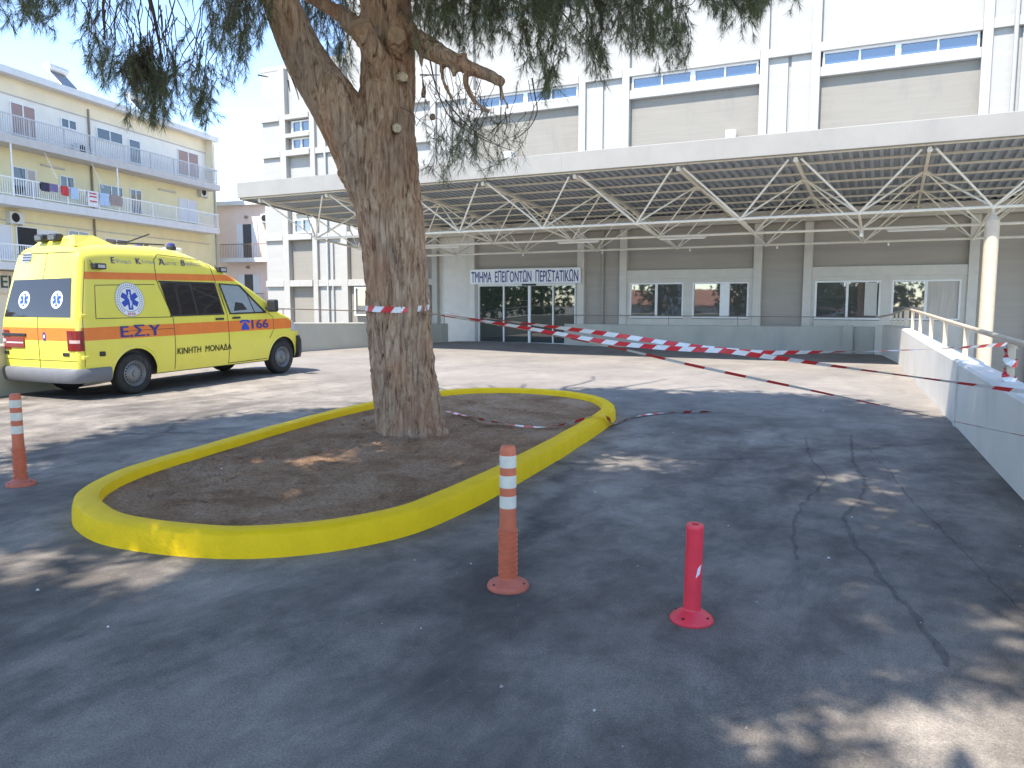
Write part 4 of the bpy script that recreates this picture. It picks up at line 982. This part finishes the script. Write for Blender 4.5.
# ================================================================== BARRIER TAPE
def tape(path, width, twist, lab, seg=.135, slant=.05, base=None):
    pts = [Vector(p) for p in path]; pts = catmull(pts, 14)
    d = [0]
    for a, b in zip(pts, pts[1:]): d.append(d[-1] + (b - a).length)
    T = d[-1]
    def P(s):
        s = max(0, min(T, s))
        for i in range(len(d) - 1):
            if d[i + 1] >= s: f = (s - d[i]) / max(1e-6, d[i + 1] - d[i]); return pts[i].lerp(pts[i + 1], f), (pts[i + 1] - pts[i]).normalized()
        return pts[-1], (pts[-1] - pts[-2]).normalized()
    m = MB(); s = 0; k = 0
    def edge(s, v):
        p, tg = P(s); up = Vector((0, 0, 1)) - tg * tg.z; up.normalize(); sd_ = tg.cross(up); a = twist(s / T)
        return p + (up * cos(a) + sd_ * sin(a)) * (v * width / 2)
    while s < T:
        m.use('taper' if k % 2 else 'tapew'); e = min(T, s + seg); n = 3
        for i in range(n):
            q0 = s + (e - s) * i / n; q1 = s + (e - s) * (i + 1) / n
            m.add([edge(q0 + slant, 1), edge(q1 + slant, 1), edge(q1, -1), edge(q0, -1)], [(0, 1, 2, 3)])
        s = e; k += 1
    o = m.build('barrier_tape'); recenter(o, P(0)[0]); tag(o, lab, 'tape', 'red and white barrier tapes'); return o
zt = 8.55
tape([at(427, 309, zt + .25), at(455, 314, zt - .1), at(530, 324, zt - .1), at(600, 333, zt), at(668, 343, zt), at(717, 349, zt), at(760, 352.5, zt), at(800, 352.3, zt), at(880, 351, zt + .1), at(960, 347.5, zt + .3), at(1010, 344, zt + .6)], .052,
     lambda f: .35 + .75 * sin(f * 11) + .9 * (1 - smooth01(f / .22)) + (.9 * smooth01((f - .62) / .2)), 'upper barrier tape strand ending at the handrail post')
tape([at(427, 311, zt + .25), at(455, 316, zt - .15), at(530, 329, zt - .2), at(600, 341, zt - .4), at(660, 347.5, zt - .6), at(724, 351, zt - .9), at(763, 356, zt - 1.1), at(856, 369, zt - 1.7), at(945, 381, zt - 2.3), at(1023, 391.5, zt - 2.8), at(1085, 398, 5.3)], .05,
     lambda f: .3 + .7 * sin(f * 9 + 1) + .5 * (1 - smooth01(f / .2)) + .3 * smooth01((f - .6) / .3), 'lower wide barrier tape strand passing in front of the white wall')
tape([at(427, 313, zt + .25), at(520, 329, zt - .4), at(608, 346, zt - .7), at(698, 366.5, zt - 1.1), at(800, 388, zt - 1.6), at(870, 403, zt - 2.0), at(950, 420.5, zt - 2.5), at(1024, 436, zt - 2.9), at(1090, 449, 5.3)], .045,
     lambda f: 1.05 + .25 * sin(f * 9), 'lowest thin twisted barrier tape strand slanting over the drive', .2, .02)
# band round the trunk
c = at(397, 309, ZT); ring = [c + Vector((cos(a) * (.372 + .012 * sin(3 * a)), sin(a) * (.372 + .012 * sin(3 * a)), .015 * sin(a * 2) + .012 * cos(a))) for a in [k * 2 * pi / 22 for k in range(23)]]
tape(ring, .065, lambda f: .12 * sin(f * 40), 'barrier tape wound round the pine trunk', .12, .05)
def on(u, v, z): return ground(u, v, z)
def dropz(p): return Vector((p[0], p[1], soilz(Vector((p[0], p[1], 0))) + .03))
tape([dropz(ground(446, 412, .1)), dropz(ground(470, 419, .1)), dropz(ground(505, 425, .1)), dropz(ground(540, 428, .1)), dropz(ground(568, 424, .1)), ground(590, 417, .19), ground(606, 415.5, .19), ground(612.5, 424, .03), ground(630, 418, .02), ground(655, 413.5, .02), ground(685, 412, .02), ground(712, 411.5, .02)], .05,
     lambda f: 1.3 + .5 * sin(f * 25), 'loose tape end lying over the yellow kerb onto the asphalt', .13, .03)
hp = Vector((rwx(9.2) + .17, 9.2, 0))
ring = [hp + Vector((cos(a) * .06, sin(a) * .06, 1.17 - .028 * a + .04 * sin(a))) for a in [k * 2 * pi / 10 for k in range(31)]]
tape(ring, .07, lambda f: .3 * sin(f * 20), 'tape end wound down the cream handrail post', .12, .05)

# ================================================================== AMBULANCE
PITCHV = -.0155
amb = thing('ambulance', 'yellow ambulance van with orange stripes parked by the left wall', 'ambulance', (-12.788, 9.187, .004), 0)
amb.rotation_euler = (0, PITCHV, RAD(91))
AX, WB, RW = 0.0, 3.75, .365
HW = [(.28, .92), (.45, .965), (.7, .995), (.95, 1.0), (1.25, .985), (1.38, .965), (1.9, .895), (2.15, .862), (2.35, .825), (2.7, .75)]
def itp(T, x):
    if x <= T[0][0]: return T[0][1]
    for (a, b), (c, d) in zip(T, T[1:]):
        if x <= c: f = (x - a) / (c - a); return b + (d - b) * f
    return T[-1][1]
ROOF = [(-1.07, 2.565), (-.6, 2.61), (0, 2.635), (.8, 2.64), (1.15, 2.61), (1.45, 2.555), (1.97, 2.39), (2.45, 2.16), (2.95, 1.90), (3.35, 1.65), (3.55, 1.50), (3.7, 1.41), (3.95, 1.32), (4.15, 1.22), (4.3, 1.08), (4.42, .9), (4.5, .72)]
PLAN = [(-1.07, .935), (-1.045, .965), (-1.0, .988), (-.92, 1.0), (3.3, 1.0), (3.8, .985), (4.1, .95), (4.3, .90), (4.42, .82), (4.5, .72)]
def bot(x):
    for c in (AX, WB):
        if abs(x - c) < .45: return max(.33, RW + math.sqrt(max(0, .45 ** 2 - (x - c) ** 2)) - .005)
    return .33 if x < 4.1 else .36
def lean(z): return .30 * max(0, (z - 1.25) / 1.3) ** 1.15
def lx(x, z): return x + lean(z) * max(0, 1 - (x + 1.07) / .9)
def rcorner(x): return .26 if x < 1.2 else .26 - .12 * smooth01((x - 1.2) / 1.5)
def ysurf(x, z):
    T, r = itp(ROOF, x), rcorner(x); p = itp(PLAN, x)
    if z <= T - r: return itp(HW, z) * p
    t = min(1, (z - (T - r)) / r); h = itp(HW, T - r) * p
    return h * (1 - .42 * (1 - math.sqrt(max(0, 1 - t * t))) - .0) if t < 1 else h * .58
xs = sorted(set([-1.07, -1.06, -1.045, -1.02, -1.0, -.96, -.92, -.86] + [round(-.8 + .1 * i, 3) for i in range(53)] + [round(c + s * v, 4) for c in (AX, WB) for s in (-1, 1) for v in (.4501, .445, .43, .40, .36, .30, .22, .12, 0)] + [4.35, 4.42, 4.46, 4.5]))
xs = [x for x in xs if x <= 4.5]
NS, NR = 16, 9
vs = []; fs = []
for x in xs:
    T, r = itp(ROOF, x), rcorner(x); b0 = bot(x); zt_ = T - r; half = []
    for k in range(NS + 1):
        z = b0 + (max(zt_, b0 + .05) - b0) * k / NS; half.append((ysurf(x, z), z))
    h = half[-1][0]; zt_ = half[-1][1]
    for k in range(1, NR + 1):
        a = pi / 2 * k / NR; half.append((h * (1 - .42 * (1 - cos(a))) , zt_ + (T - zt_) * sin(a) * .93))
    half.append((h * .3, zt_ + (T - zt_) * .985)); half.append((0, T))
    row = [(lx(x, z), -y, z) for y, z in half] + [(lx(x, z), y, z) for y, z in half[::-1][1:]]
    vs += row
C = len(row)
for i in range(len(xs) - 1):
    for k in range(C - 1): fs.append((i * C + k, (i + 1) * C + k, (i + 1) * C + k + 1, i * C + k + 1))
for e, flip in ((0, True), (len(xs) - 1, False)):
    o_ = e * C
    for k in range(C // 2):
        q = (o_ + k, o_ + k + 1, o_ + C - 2 - k, o_ + C - 1 - k)
        if len(set(q)) < 4: q = tuple(dict.fromkeys(q))
        if len(q) > 2: fs.append(q[::-1] if not flip else q)
body = MB().use('yellow').add(vs, fs).build('body', amb, True)
MB().use('bplastic').box(-.9, 4.3, -.80, .80, .30, .52).box(-.55, .55, -.86, -.55, .42, .88).box(-.55, .55, .55, .86, .42, .88).box(3.2, 4.28, -.86, -.55, .42, .88).box(3.2, 4.28, .55, .86, .42, .88).build('underbody', amb)
# ---- panels on the right side: (x,z) quads laid on the body surface
def side(m, q, off, nu=8, nv=6, s=-1):
    (x0, z0), (x1, z1), (x2, z2), (x3, z3) = q      # bl, br, tr, tl
    def f(u, v):
        x = (x0 * (1 - u) + x1 * u) * (1 - v) + (x3 * (1 - u) + x2 * u) * v; z = (z0 * (1 - u) + z1 * u) * (1 - v) + (z3 * (1 - u) + z2 * u) * v
        return (lx(x, z), s * (ysurf(x, z) + off), z)
    m.grid(f, nu, nv, s > 0); return m
def rear(m, q, off, nu=6, nv=6):
    (a0, z0), (a1, z1), (a2, z2), (a3, z3) = q      # a = metres from the right edge toward the left, as seen; bl br tr tl given left->right on view
    def f(u, v):
        a = (a0 * (1 - u) + a1 * u) * (1 - v) + (a3 * (1 - u) + a2 * u) * v; z = (z0 * (1 - u) + z1 * u) * (1 - v) + (z3 * (1 - u) + z2 * u) * v
        return (-1.07 + lean(z) - off, a, z)
    m.grid(f, nu, nv); return m
def poly_side(m, pts, off, fan=True):
    vs = [(lx(x, z), -(ysurf(x, z) + off), z) for x, z in pts]; m.add(vs, [tuple(range(len(vs)))])
for s in (-1, 1):
    st = MB().use('ostripe')
    side(st, [(-.95, 2.0), (2.52, 2.0), (2.4, 2.12), (-.95, 2.12)], .004, 50, 4, s)
    side(st, [(-1.0, .995), (4.08, .985), (4.05, 1.205), (-1.0, 1.205)], .004, 60, 4, s)
    st.build('side_stripe', amb)
m = MB().use('ostripe'); rear(m, [(.93, .995), (-.93, .995), (-.93, 1.205), (.93, 1.205)], .004); m.build('rear_stripe', amb)
# windows
w1 = MB().use('tint'); side(w1, [(.80, 1.36), (2.06, 1.36), (1.93, 1.945), (.66, 1.965)], .008, 14, 8); sw = w1.build('side_window', amb)
m = MB().use('bplastic'); side(m, [(1.40, 1.36), (1.44, 1.36), (1.36, 1.955), (1.32, 1.955)], .011, 2, 8); side(m, [(.78, 1.335), (2.09, 1.335), (2.08, 1.365), (.79, 1.365)], .011, 12, 1); side(m, [(.63, 1.96), (1.96, 1.935), (1.955, 1.965), (.63, 1.99)], .011, 12, 1)
side(m, [(2.05, 1.335), (2.09, 1.335), (1.96, 1.95), (1.92, 1.95)], .011, 2, 8); m.build('window_frame', sw)
w2 = MB().use('cabglass'); side(w2, [(2.26, 1.36), (3.20, 1.36), (2.58, 1.90), (2.09, 1.93)], .008, 12, 8); fw = w2.build('front_side_window', amb)
m = MB().use('bplastic'); side(m, [(2.22, 1.335), (3.26, 1.335), (3.24, 1.365), (2.23, 1.365)], .011, 10, 1); side(m, [(3.18, 1.36), (3.25, 1.36), (2.62, 1.92), (2.57, 1.90)], .011, 2, 8); side(m, [(2.06, 1.93), (2.58, 1.90), (2.6, 1.925), (2.05, 1.955)], .011, 6, 1); side(m, [(2.22, 1.36), (2.26, 1.36), (2.09, 1.93), (2.05, 1.93)], .011, 2, 8)
side(m, [(2.9, 1.36), (2.93, 1.36), (2.78, 1.73), (2.75, 1.75)], .011, 2, 6); side(m, [(2.35, 1.4), (2.72, 1.42), (2.62, 1.55), (2.42, 1.58)], .010, 5, 3); m.build('window_frame', fw)
w3 = MB().use('tint'); rear(w3, [(.88, 1.38), (-.82, 1.38), (-.72, 2.02), (.76, 2.0)], .008, 16, 8); rw = w3.build('rear_window', amb)
# far side and windscreen glass
side(MB().use('tint'), [(2.06, 1.36), (.80, 1.36), (.66, 1.965), (1.93, 1.945)][::-1] and [(.80, 1.36), (2.06, 1.36), (1.93, 1.945), (.66, 1.965)], .008, 12, 8, 1).build('side_window', amb)
m = MB().use('cabglass')
m.grid(lambda u, v: (2.15 + (3.5 - 2.15) * (1 - v), (-.62 + 1.24 * u), itp(ROOF, 2.15 + (3.5 - 2.15) * (1 - v)) + .012), 10, 10); m.build('windscreen', amb)
# panel gaps
gp = MB().use('bplastic')
def gapline(pts, wd=.011, off=.005):
    for (xa, za), (xb, zb) in zip(pts, pts[1:]):
        dx, dz = xb - xa, zb - za; l = math.hypot(dx, dz); nx, nz = -dz / l * wd / 2, dx / l * wd / 2
        side(gp, [(xa + nx, za + nz), (xa - nx, za - nz), (xb - nx, zb - nz), (xb + nx, zb + nz)], off, 1, 10)
gapline([(.84, .36), (.84, 1.30), (.60, 2.0), (.62, 2.36), (.72, 2.46), (1.75, 2.40), (1.90, 2.28), (1.98, 1.98), (2.16, 1.35), (2.16, .36)])
gapline([(2.16, 1.35), (2.03, 1.95)]); gapline([(3.44, 1.25), (3.44, .98), (3.30, .80)]); gapline([(3.44, 1.25), (3.30, 1.34)]); gapline([(-.72, 1.35), (-.72, 1.9), (.55, 1.92)]); gapline([(-.72, 1.35), (.80, 1.33)]); gapline([(-.1, 1.12), (.84, 1.12)], .008); gapline([(2.16, .36), (3.28, .37)], .014)
gapline([(-.97, .56), (-.95, 2.3)], .010)
gp.build('panel_gap', amb)
m = MB().use('bplastic'); rear(m, [(.006, .45), (-.006, .45), (-.006, 2.45), (.006, 2.45)], .0055, 1, 16); rear(m, [(.95, .66), (-.95, .66), (-.95, .668), (.95, .668)], .0055, 8, 1); rear(m, [(.8, 2.44), (-.8, 2.44), (-.8, 2.452), (.8, 2.452)], .0055, 8, 1); m.build('door_gap', amb)
# lettering and emblems
def side_text(txt, x0, z0, h, wd, mt, bold=0.0, name='lettering'):
    v_, f_ = text_mesh(txt, h, wd, bold); MB().use(mt).add([(lx(x0 + a, z0 + b), -(ysurf(x0 + a, z0 + b) + .009 + d), z0 + b) for a, b, d in v_], f_).build(name, amb)
side_text('Ε.Σ.Υ', -.28, 1.015, .20, .80, 'navy', .03); side_text('ΚΙΝΗΤΗ  ΜΟΝΑΔΑ', .88, .635, .125, 1.33, 'black', .012); side_text('166', 2.80, 1.025, .18, .47, 'navy', .025)
side_text('Ε', -.28, 2.275, .105, .085, 'navy', .02); side_text('θνικό', -.16, 2.275, .075, .30, 'greyv'); side_text('Κ', .24, 2.275, .105, .095, 'navy', .02); side_text('έντρο', .36, 2.275, .08, .28, 'greyv'); side_text('Ά', .72, 2.275, .11, .12, 'navy', .02); side_text('μεσης', .86, 2.262, .07, .26, 'greyv'); side_text('Β', 1.22, 2.275, .105, .085, 'navy', .02); side_text('οήθειας', 1.33, 2.26, .095, .36, 'greyv')
# telephone symbol
m = MB().use('blue')
def sp(P_): poly_side(m, P_, .009)
sp([(2.47, 1.15), (2.47, 1.19), (2.53, 1.215), (2.69, 1.215), (2.75, 1.19), (2.75, 1.15), (2.69, 1.15), (2.68, 1.175), (2.54, 1.175), (2.53, 1.15)]); sp([(2.50, 1.01), (2.72, 1.01), (2.70, 1.09), (2.66, 1.13), (2.64, 1.165), (2.58, 1.165), (2.56, 1.13), (2.52, 1.09)])
m.build('telephone_symbol', amb)
def disc(pt, r, mt, off, n=36, fn=None, ring=None):
    m = MB().use(mt); pts = [(r * cos(2 * pi * k / n), r * sin(2 * pi * k / n)) for k in range(n)]
    if ring: 
        vs = [fn(pt[0] + a, pt[1] + b, off) for a, b in pts] + [fn(pt[0] + a * ring, pt[1] + b * ring, off) for a, b in pts]
        m.add(vs, [(k, (k + 1) % n, n + (k + 1) % n, n + k) for k in range(n)])
    else: m.add([fn(pt[0] + a, pt[1] + b, off) for a, b in pts], [tuple(range(n))])
    return m
fs_ = lambda a, b, off: (lx(a, b), -(ysurf(a, b) + off), b)
fr_ = lambda a, b, off: (-1.07 + lean(b) - off, -a, b)
def star(pt, r, fn, off):
    m = MB().use('blue'); n = 0
    for k in range(3):
        a = k * pi / 3 + pi / 2; d = (cos(a), sin(a)); p = (-d[1], d[0]); w_ = r * .27
        m.add([fn(pt[0] + d[0] * r * e + p[0] * w_ * g, pt[1] + d[1] * r * e + p[1] * w_ * g, off + .0006 * k) for e, g in ((-1, -1), (-1, 1), (1, 1), (1, -1))], [(0, 1, 2, 3)])
    m.use('bwhite'); m.add([fn(pt[0] + x * r, pt[1] + z * r, off + .003) for x, z in ((-.05, -.8), (.05, -.8), (.05, .8), (-.05, .8))], [(0, 1, 2, 3)])
    sn = [(.16 * sin(t * 1.9 * pi), -.6 + 1.1 * t) for t in [k / 14 for k in range(15)]]
    for (a, b), (c, d) in zip(sn, sn[1:]): m.add([fn(pt[0] + x * r, pt[1] + z * r, off + .0035) for x, z in ((a - .05, b), (a + .05, b), (c + .05, d), (c - .05, d))], [(0, 1, 2, 3)])
    return m
E0 = (-.02, 1.655)
em = disc(E0, .295, 'greyv', .006, fn=fs_).build('round_emblem', amb)
disc(E0, .285, 'bwhite', .008, fn=fs_).build('emblem_field', em); disc(E0, .215, 'greyv', .010, fn=fs_, ring=.95).build('emblem_ring', em); star(E0, .175, fs_, .012).build('blue_star', em)
v_, f_ = text_mesh('ΕΚΑΒ', .04, .15, .02); MB().use('taper').add([fs_(E0[0] - .075 + a, E0[1] - .265 + b, .011 + d) for a, b, d in v_], f_).build('emblem_lettering', em)
m = MB().use('greyv')
for k in range(40):
    if 26 < k < 34: continue
    a = 2 * pi * k / 40; m.add([fs_(E0[0] + rr * cos(a + da), E0[1] + rr * sin(a + da), .011) for rr, da in ((.235, -.04), (.265, -.04), (.265, .035), (.235, .035))], [(0, 1, 2, 3)])
m.build('emblem_ring', em)
for a in (-.40, .44):
    e = disc((-a if False else a, 1.665), .145, 'bwhite', .011, fn=fr_); e = e.build('round_emblem', rw); 
    st = star((a, 1.665), .108, fr_, .013); st.build('blue_star', amb)
m = MB().use('greyv'); m.add([fr_(a, b, .008) for a, b in ((-.62, 2.30), (-.42, 2.30), (-.38, 2.38), (-.42, 2.46), (-.60, 2.46), (-.64, 2.38))], [tuple(range(6))]); m.use('bplastic')
for k in range(3): m.add([fr_(a, b, .010) for a, b in ((-.62, 2.325 + k * .045), (-.40, 2.325 + k * .045), (-.40, 2.345 + k * .045), (-.62, 2.345 + k * .045))], [(0, 1, 2, 3)])
m.build('rear_badge', amb)
m = MB().use('navy'); m.add([fr_(.16 + .045 * cos(k * pi / 8), 1.06 + .075 * sin(k * pi / 8), .008) for k in range(16)], [tuple(range(16))]); m.use('bwhite'); m.add([fr_(.16 + .022 * cos(k * pi / 8), 1.06 + .03 * sin(k * pi / 8), .010) for k in range(16)], [tuple(range(16))]); m.build('rear_badge', amb)
MB().use('bplastic').box(-1.10, -1.065, .30, .92, 1.055, 1.105, .01).build('door_handle', amb)
pl = MB().use('plate').box(-1.09, -1.072, .36, .84, .86, 1.03, .004).build('number_plate', amb); MB().use('bwhite').box(-1.0935, -1.0905, .38, .82, .935, .955).build('plate_text_band', pl)
# tail lamps wrap the corner
for s in (1, -1):
    m = MB().use('tail')
    def tl(u, v, s=s):
        z = .83 + .33 * v; path = [(-1.085, .74), (-1.085, .88), (-1.07, .945), (-1.035, .985), (-.985, 1.008)]; f = u * 4; i = min(3, int(f)); p = path[i]; q = path[i + 1]; f -= i
        return (p[0] + (q[0] - p[0]) * f, s * (p[1] + (q[1] - p[1]) * f), z)
    m.grid(tl, 12, 6, s < 0); o = m.build('tail_light', amb, True)
    m = MB().use('taillight')
    def tl2(u, v, s=s):
        a = tl(.1 + .65 * u, .38 + .16 * v); return (a[0] - .003, a[1] * 1.003, a[2])
    m.grid(tl2, 10, 2, s < 0); m.build('indicator_lens', o)
# bumpers
def sweep(path, prof, mt, name):
    P_ = [Vector((p[0], p[1], 0)) for p in path]; vs = []; fs = []
    for i, p in enumerate(P_):
        t_ = (P_[min(i + 1, len(P_) - 1)] - P_[max(0, i - 1)]).normalized(); n_ = Vector((t_.y, -t_.x, 0))
        for o_, z in prof: vs.append(p + n_ * o_ + Vector((0, 0, z)))
    k_ = len(prof)
    for i in range(len(P_) - 1):
        for k in range(k_): fs.append((i * k_ + k, (i + 1) * k_ + k, (i + 1) * k_ + (k + 1) % k_, i * k_ + (k + 1) % k_))
    fs += [tuple(range(k_)), tuple(range(len(vs) - k_, len(vs)))[::-1]]
    return MB().use(mt).add(vs, fs).build(name, amb, True)
bp = catmull([(-.50, -.95), (-.80, -.965), (-1.0, -.94), (-1.11, -.85), (-1.145, -.6), (-1.155, 0), (-1.145, .6), (-1.11, .85), (-1.0, .94), (-.5, .95)] and [Vector((a, b, 0)) for a, b in [(-.50, -.95), (-.80, -.965), (-1.0, -.94), (-1.11, -.85), (-1.145, -.6), (-1.155, 0), (-1.145, .6), (-1.11, .85), (-1.0, .94), (-.5, .95)]], 5)
sweep([(p.x, p.y) for p in bp[::-1]], [(.045, .34), (.06, .42), (.055, .50), (.03, .535), (-.06, .54), (-.06, .30), (.02, .30)], 'bumper', 'rear_bumper')
fb = catmull([Vector((a, b, 0)) for a, b in [(4.22, -.90), (4.36, -.84), (4.48, -.66), (4.54, -.3), (4.55, 0), (4.54, .3), (4.48, .66), (4.36, .84), (4.22, .90)]], 5)
sweep([(p.x, p.y) for p in fb], [(-.08, .30), (.06, .32), (.09, .45), (.085, .70), (.05, .80), (-.08, .82)][::1], 'bplastic', 'front_bumper')
for s in (1, -1):
    m = MB().use('lens'); side(m, [(4.02, .92), (4.30, .92), (4.28, 1.10), (4.06, 1.18)], .006, 6, 5, s); m.build('headlight', amb)
# wheels
def wheel(x, s):
    tyre = MB().use('rubber').lathe([(.215, -.095), (.26, -.115), (.325, -.118), (.352, -.10), (.365, -.07), (.366, .07), (.352, .10), (.325, .118), (.26, .115), (.215, .095)], 44, (0, 0, 0), 'y')
    W = tyre.build('wheel', amb, True)
    r = MB().use('rim').lathe([(.216, -.118), (.226, -.112), (.212, -.10), (.198, -.07), (.188, -.06), (.13, -.085), (.118, -.10), (.10, -.105), (.06, -.108), (.055, -.13), (0, -.132)], 36, (0, 0, 0), 'y'); R_ = r.build('rim', W, True)
    m = MB().use('dark')
    for k in range(20):
        a = 2 * pi * k / 20; m.add([(rr * cos(a + da), yy, rr * sin(a + da)) for rr, da, yy in ((.150, -.075, -.0775), (.176, -.065, -.0675), (.176, .065, -.0675), (.150, .075, -.0775))], [(0, 1, 2, 3)])
    m.build('rim_slots', W)
    m = MB().use('dark').lathe([(0, -.04), (.20, -.04)], 24, (0, 0, 0), 'y'); m.build('wheel_disc', W)
    W.location = (x, s * .82, RW); W.rotation_euler = (0, .3 * x, 0 if s < 0 else pi)
for x in (AX, WB):
    for s in (-1, 1): wheel(x, s)
for c in (AX, WB):
    m = MB().use('yellow'); vs = []; fs = []; n = 24
    for k in range(n + 1):
        a = -.05 + (pi + .1) * k / n
        for rr, oy in ((.452, .004), (.475, .012), (.50, .003)):
            x, z = c + rr * cos(a), RW + rr * sin(a); vs.append((x, -(ysurf(x, z) + oy), z))
    for k in range(n):
        for q in range(2): fs.append((k * 3 + q, k * 3 + q + 1, k * 3 + q + 4, k * 3 + q + 3))
    m.add(vs, fs).build('wheel_arch', amb, True)
# lamps and fittings
def sidelamp(x, z):
    y = -ysurf(x, z); o = MB().use('bplastic').box(x - .09, x + .13, y - .10, y + .04, z - .045, z + .055, .015).add([(x - .13, y - .02, z + .10), (x - .11, y - .02, z + .10), (x - .08, y - .06, z + .03), (x - .10, y - .06, z + .02)], [(0, 1, 2, 3)]).build('side_lamp', amb)
    MB().use('lens').box(x - .03, x + .10, y - .104, y - .098, z - .025, z + .03).build('lens', o)
sidelamp(-.56, 2.21); sidelamp(2.15, 2.215)
lb = MB().use('yellow').add([(-.74, .5, 2.55), (-.74, -.62, 2.55), (.05, -.56, 2.60), (.05, .45, 2.62), (-.64, .42, 2.66), (-.66, -.50, 2.74), (-.25, -.42, 2.755), (-.18, .38, 2.68)], [(0, 1, 5, 4), (1, 2, 6, 5), (2, 3, 7, 6), (3, 0, 4, 7), (4, 5, 6, 7)])
lbar = lb.build('rear_light_housing', amb)
for y in (.22, -.12):
    o = MB().use('bplastic').box(-.80, -.64, y - .115, y + .115, 2.64, 2.765, .035).build('work_lamp', amb); MB().use('lensd').box(-.806, -.798, y - .08, y + .08, 2.665, 2.74).build('lens', o)
MB().use('bplastic').tube([(.2, -.35, 2.66), (.55, -.3, 2.70), (1.0, -.3, 2.86)], .014, 6).build('roof_antenna', amb)
MB().use('bplastic').tube([(.1, -.45, 2.655), (1.2, -.45, 2.67)], .014, 6).build('roof_rail', amb)
for y in (-.45, .45):
    o = MB().use('bplastic').lathe([(.09, 2.58), (.09, 2.64), (.08, 2.65)], 16, (1.35, y, 0)).build('beacon', amb, True); MB().use('navy').lathe([(.075, 2.65), (.07, 2.69), (.045, 2.71), (0, 2.715)], 16, (1.35, y, 0)).build('beacon_dome', o, True)
MB().use('bwhite').box(1.5, 1.75, -.3, .3, 2.56, 2.64, .02).build('siren_box', amb)
mr = MB().use('bplastic').box(3.22, 3.36, -1.24, -1.02, 1.36, 1.62, .035).build('mirror', amb); MB().use('bplastic').box(3.25, 3.33, -1.04, -.90, 1.40, 1.46).build('mirror_arm', mr)
ml = MB().use('bplastic').box(3.22, 3.36, 1.02, 1.24, 1.36, 1.62, .035).build('mirror', amb); MB().use('bplastic').box(3.25, 3.33, .90, 1.04, 1.40, 1.46).build('mirror_arm', ml)
for x, z in ((1.94, 1.255), (2.38, 1.265)):
    y = -ysurf(x, z); MB().use('bplastic').box(x - .10, x + .10, y - .035, y - .004, z - .02, z + .02, .008).build('door_handle', amb)
y = -ysurf(-.65, .76); MB().use('bplastic').box(-.71, -.60, y - .02, y + .01, .72, .80, .02).build('fuel_flap_catch', amb)
for z in (.72, 1.40): MB().use('yellow').box(-1.02, -.92, -1.03, -.97, z - .03, z + .03, .012).build('hinge', amb)
MB().use('bplastic').box(-1.085, -1.065, -.76, -.60, .74, .80, .008).build('rear_reflector', amb); MB().use('bplastic').box(-1.085, -1.065, .80, .91, .74, .80, .008).build('rear_reflector', amb)

for o in bpy.data.objects:
    if 'world_xyz' in o: del o['world_xyz']
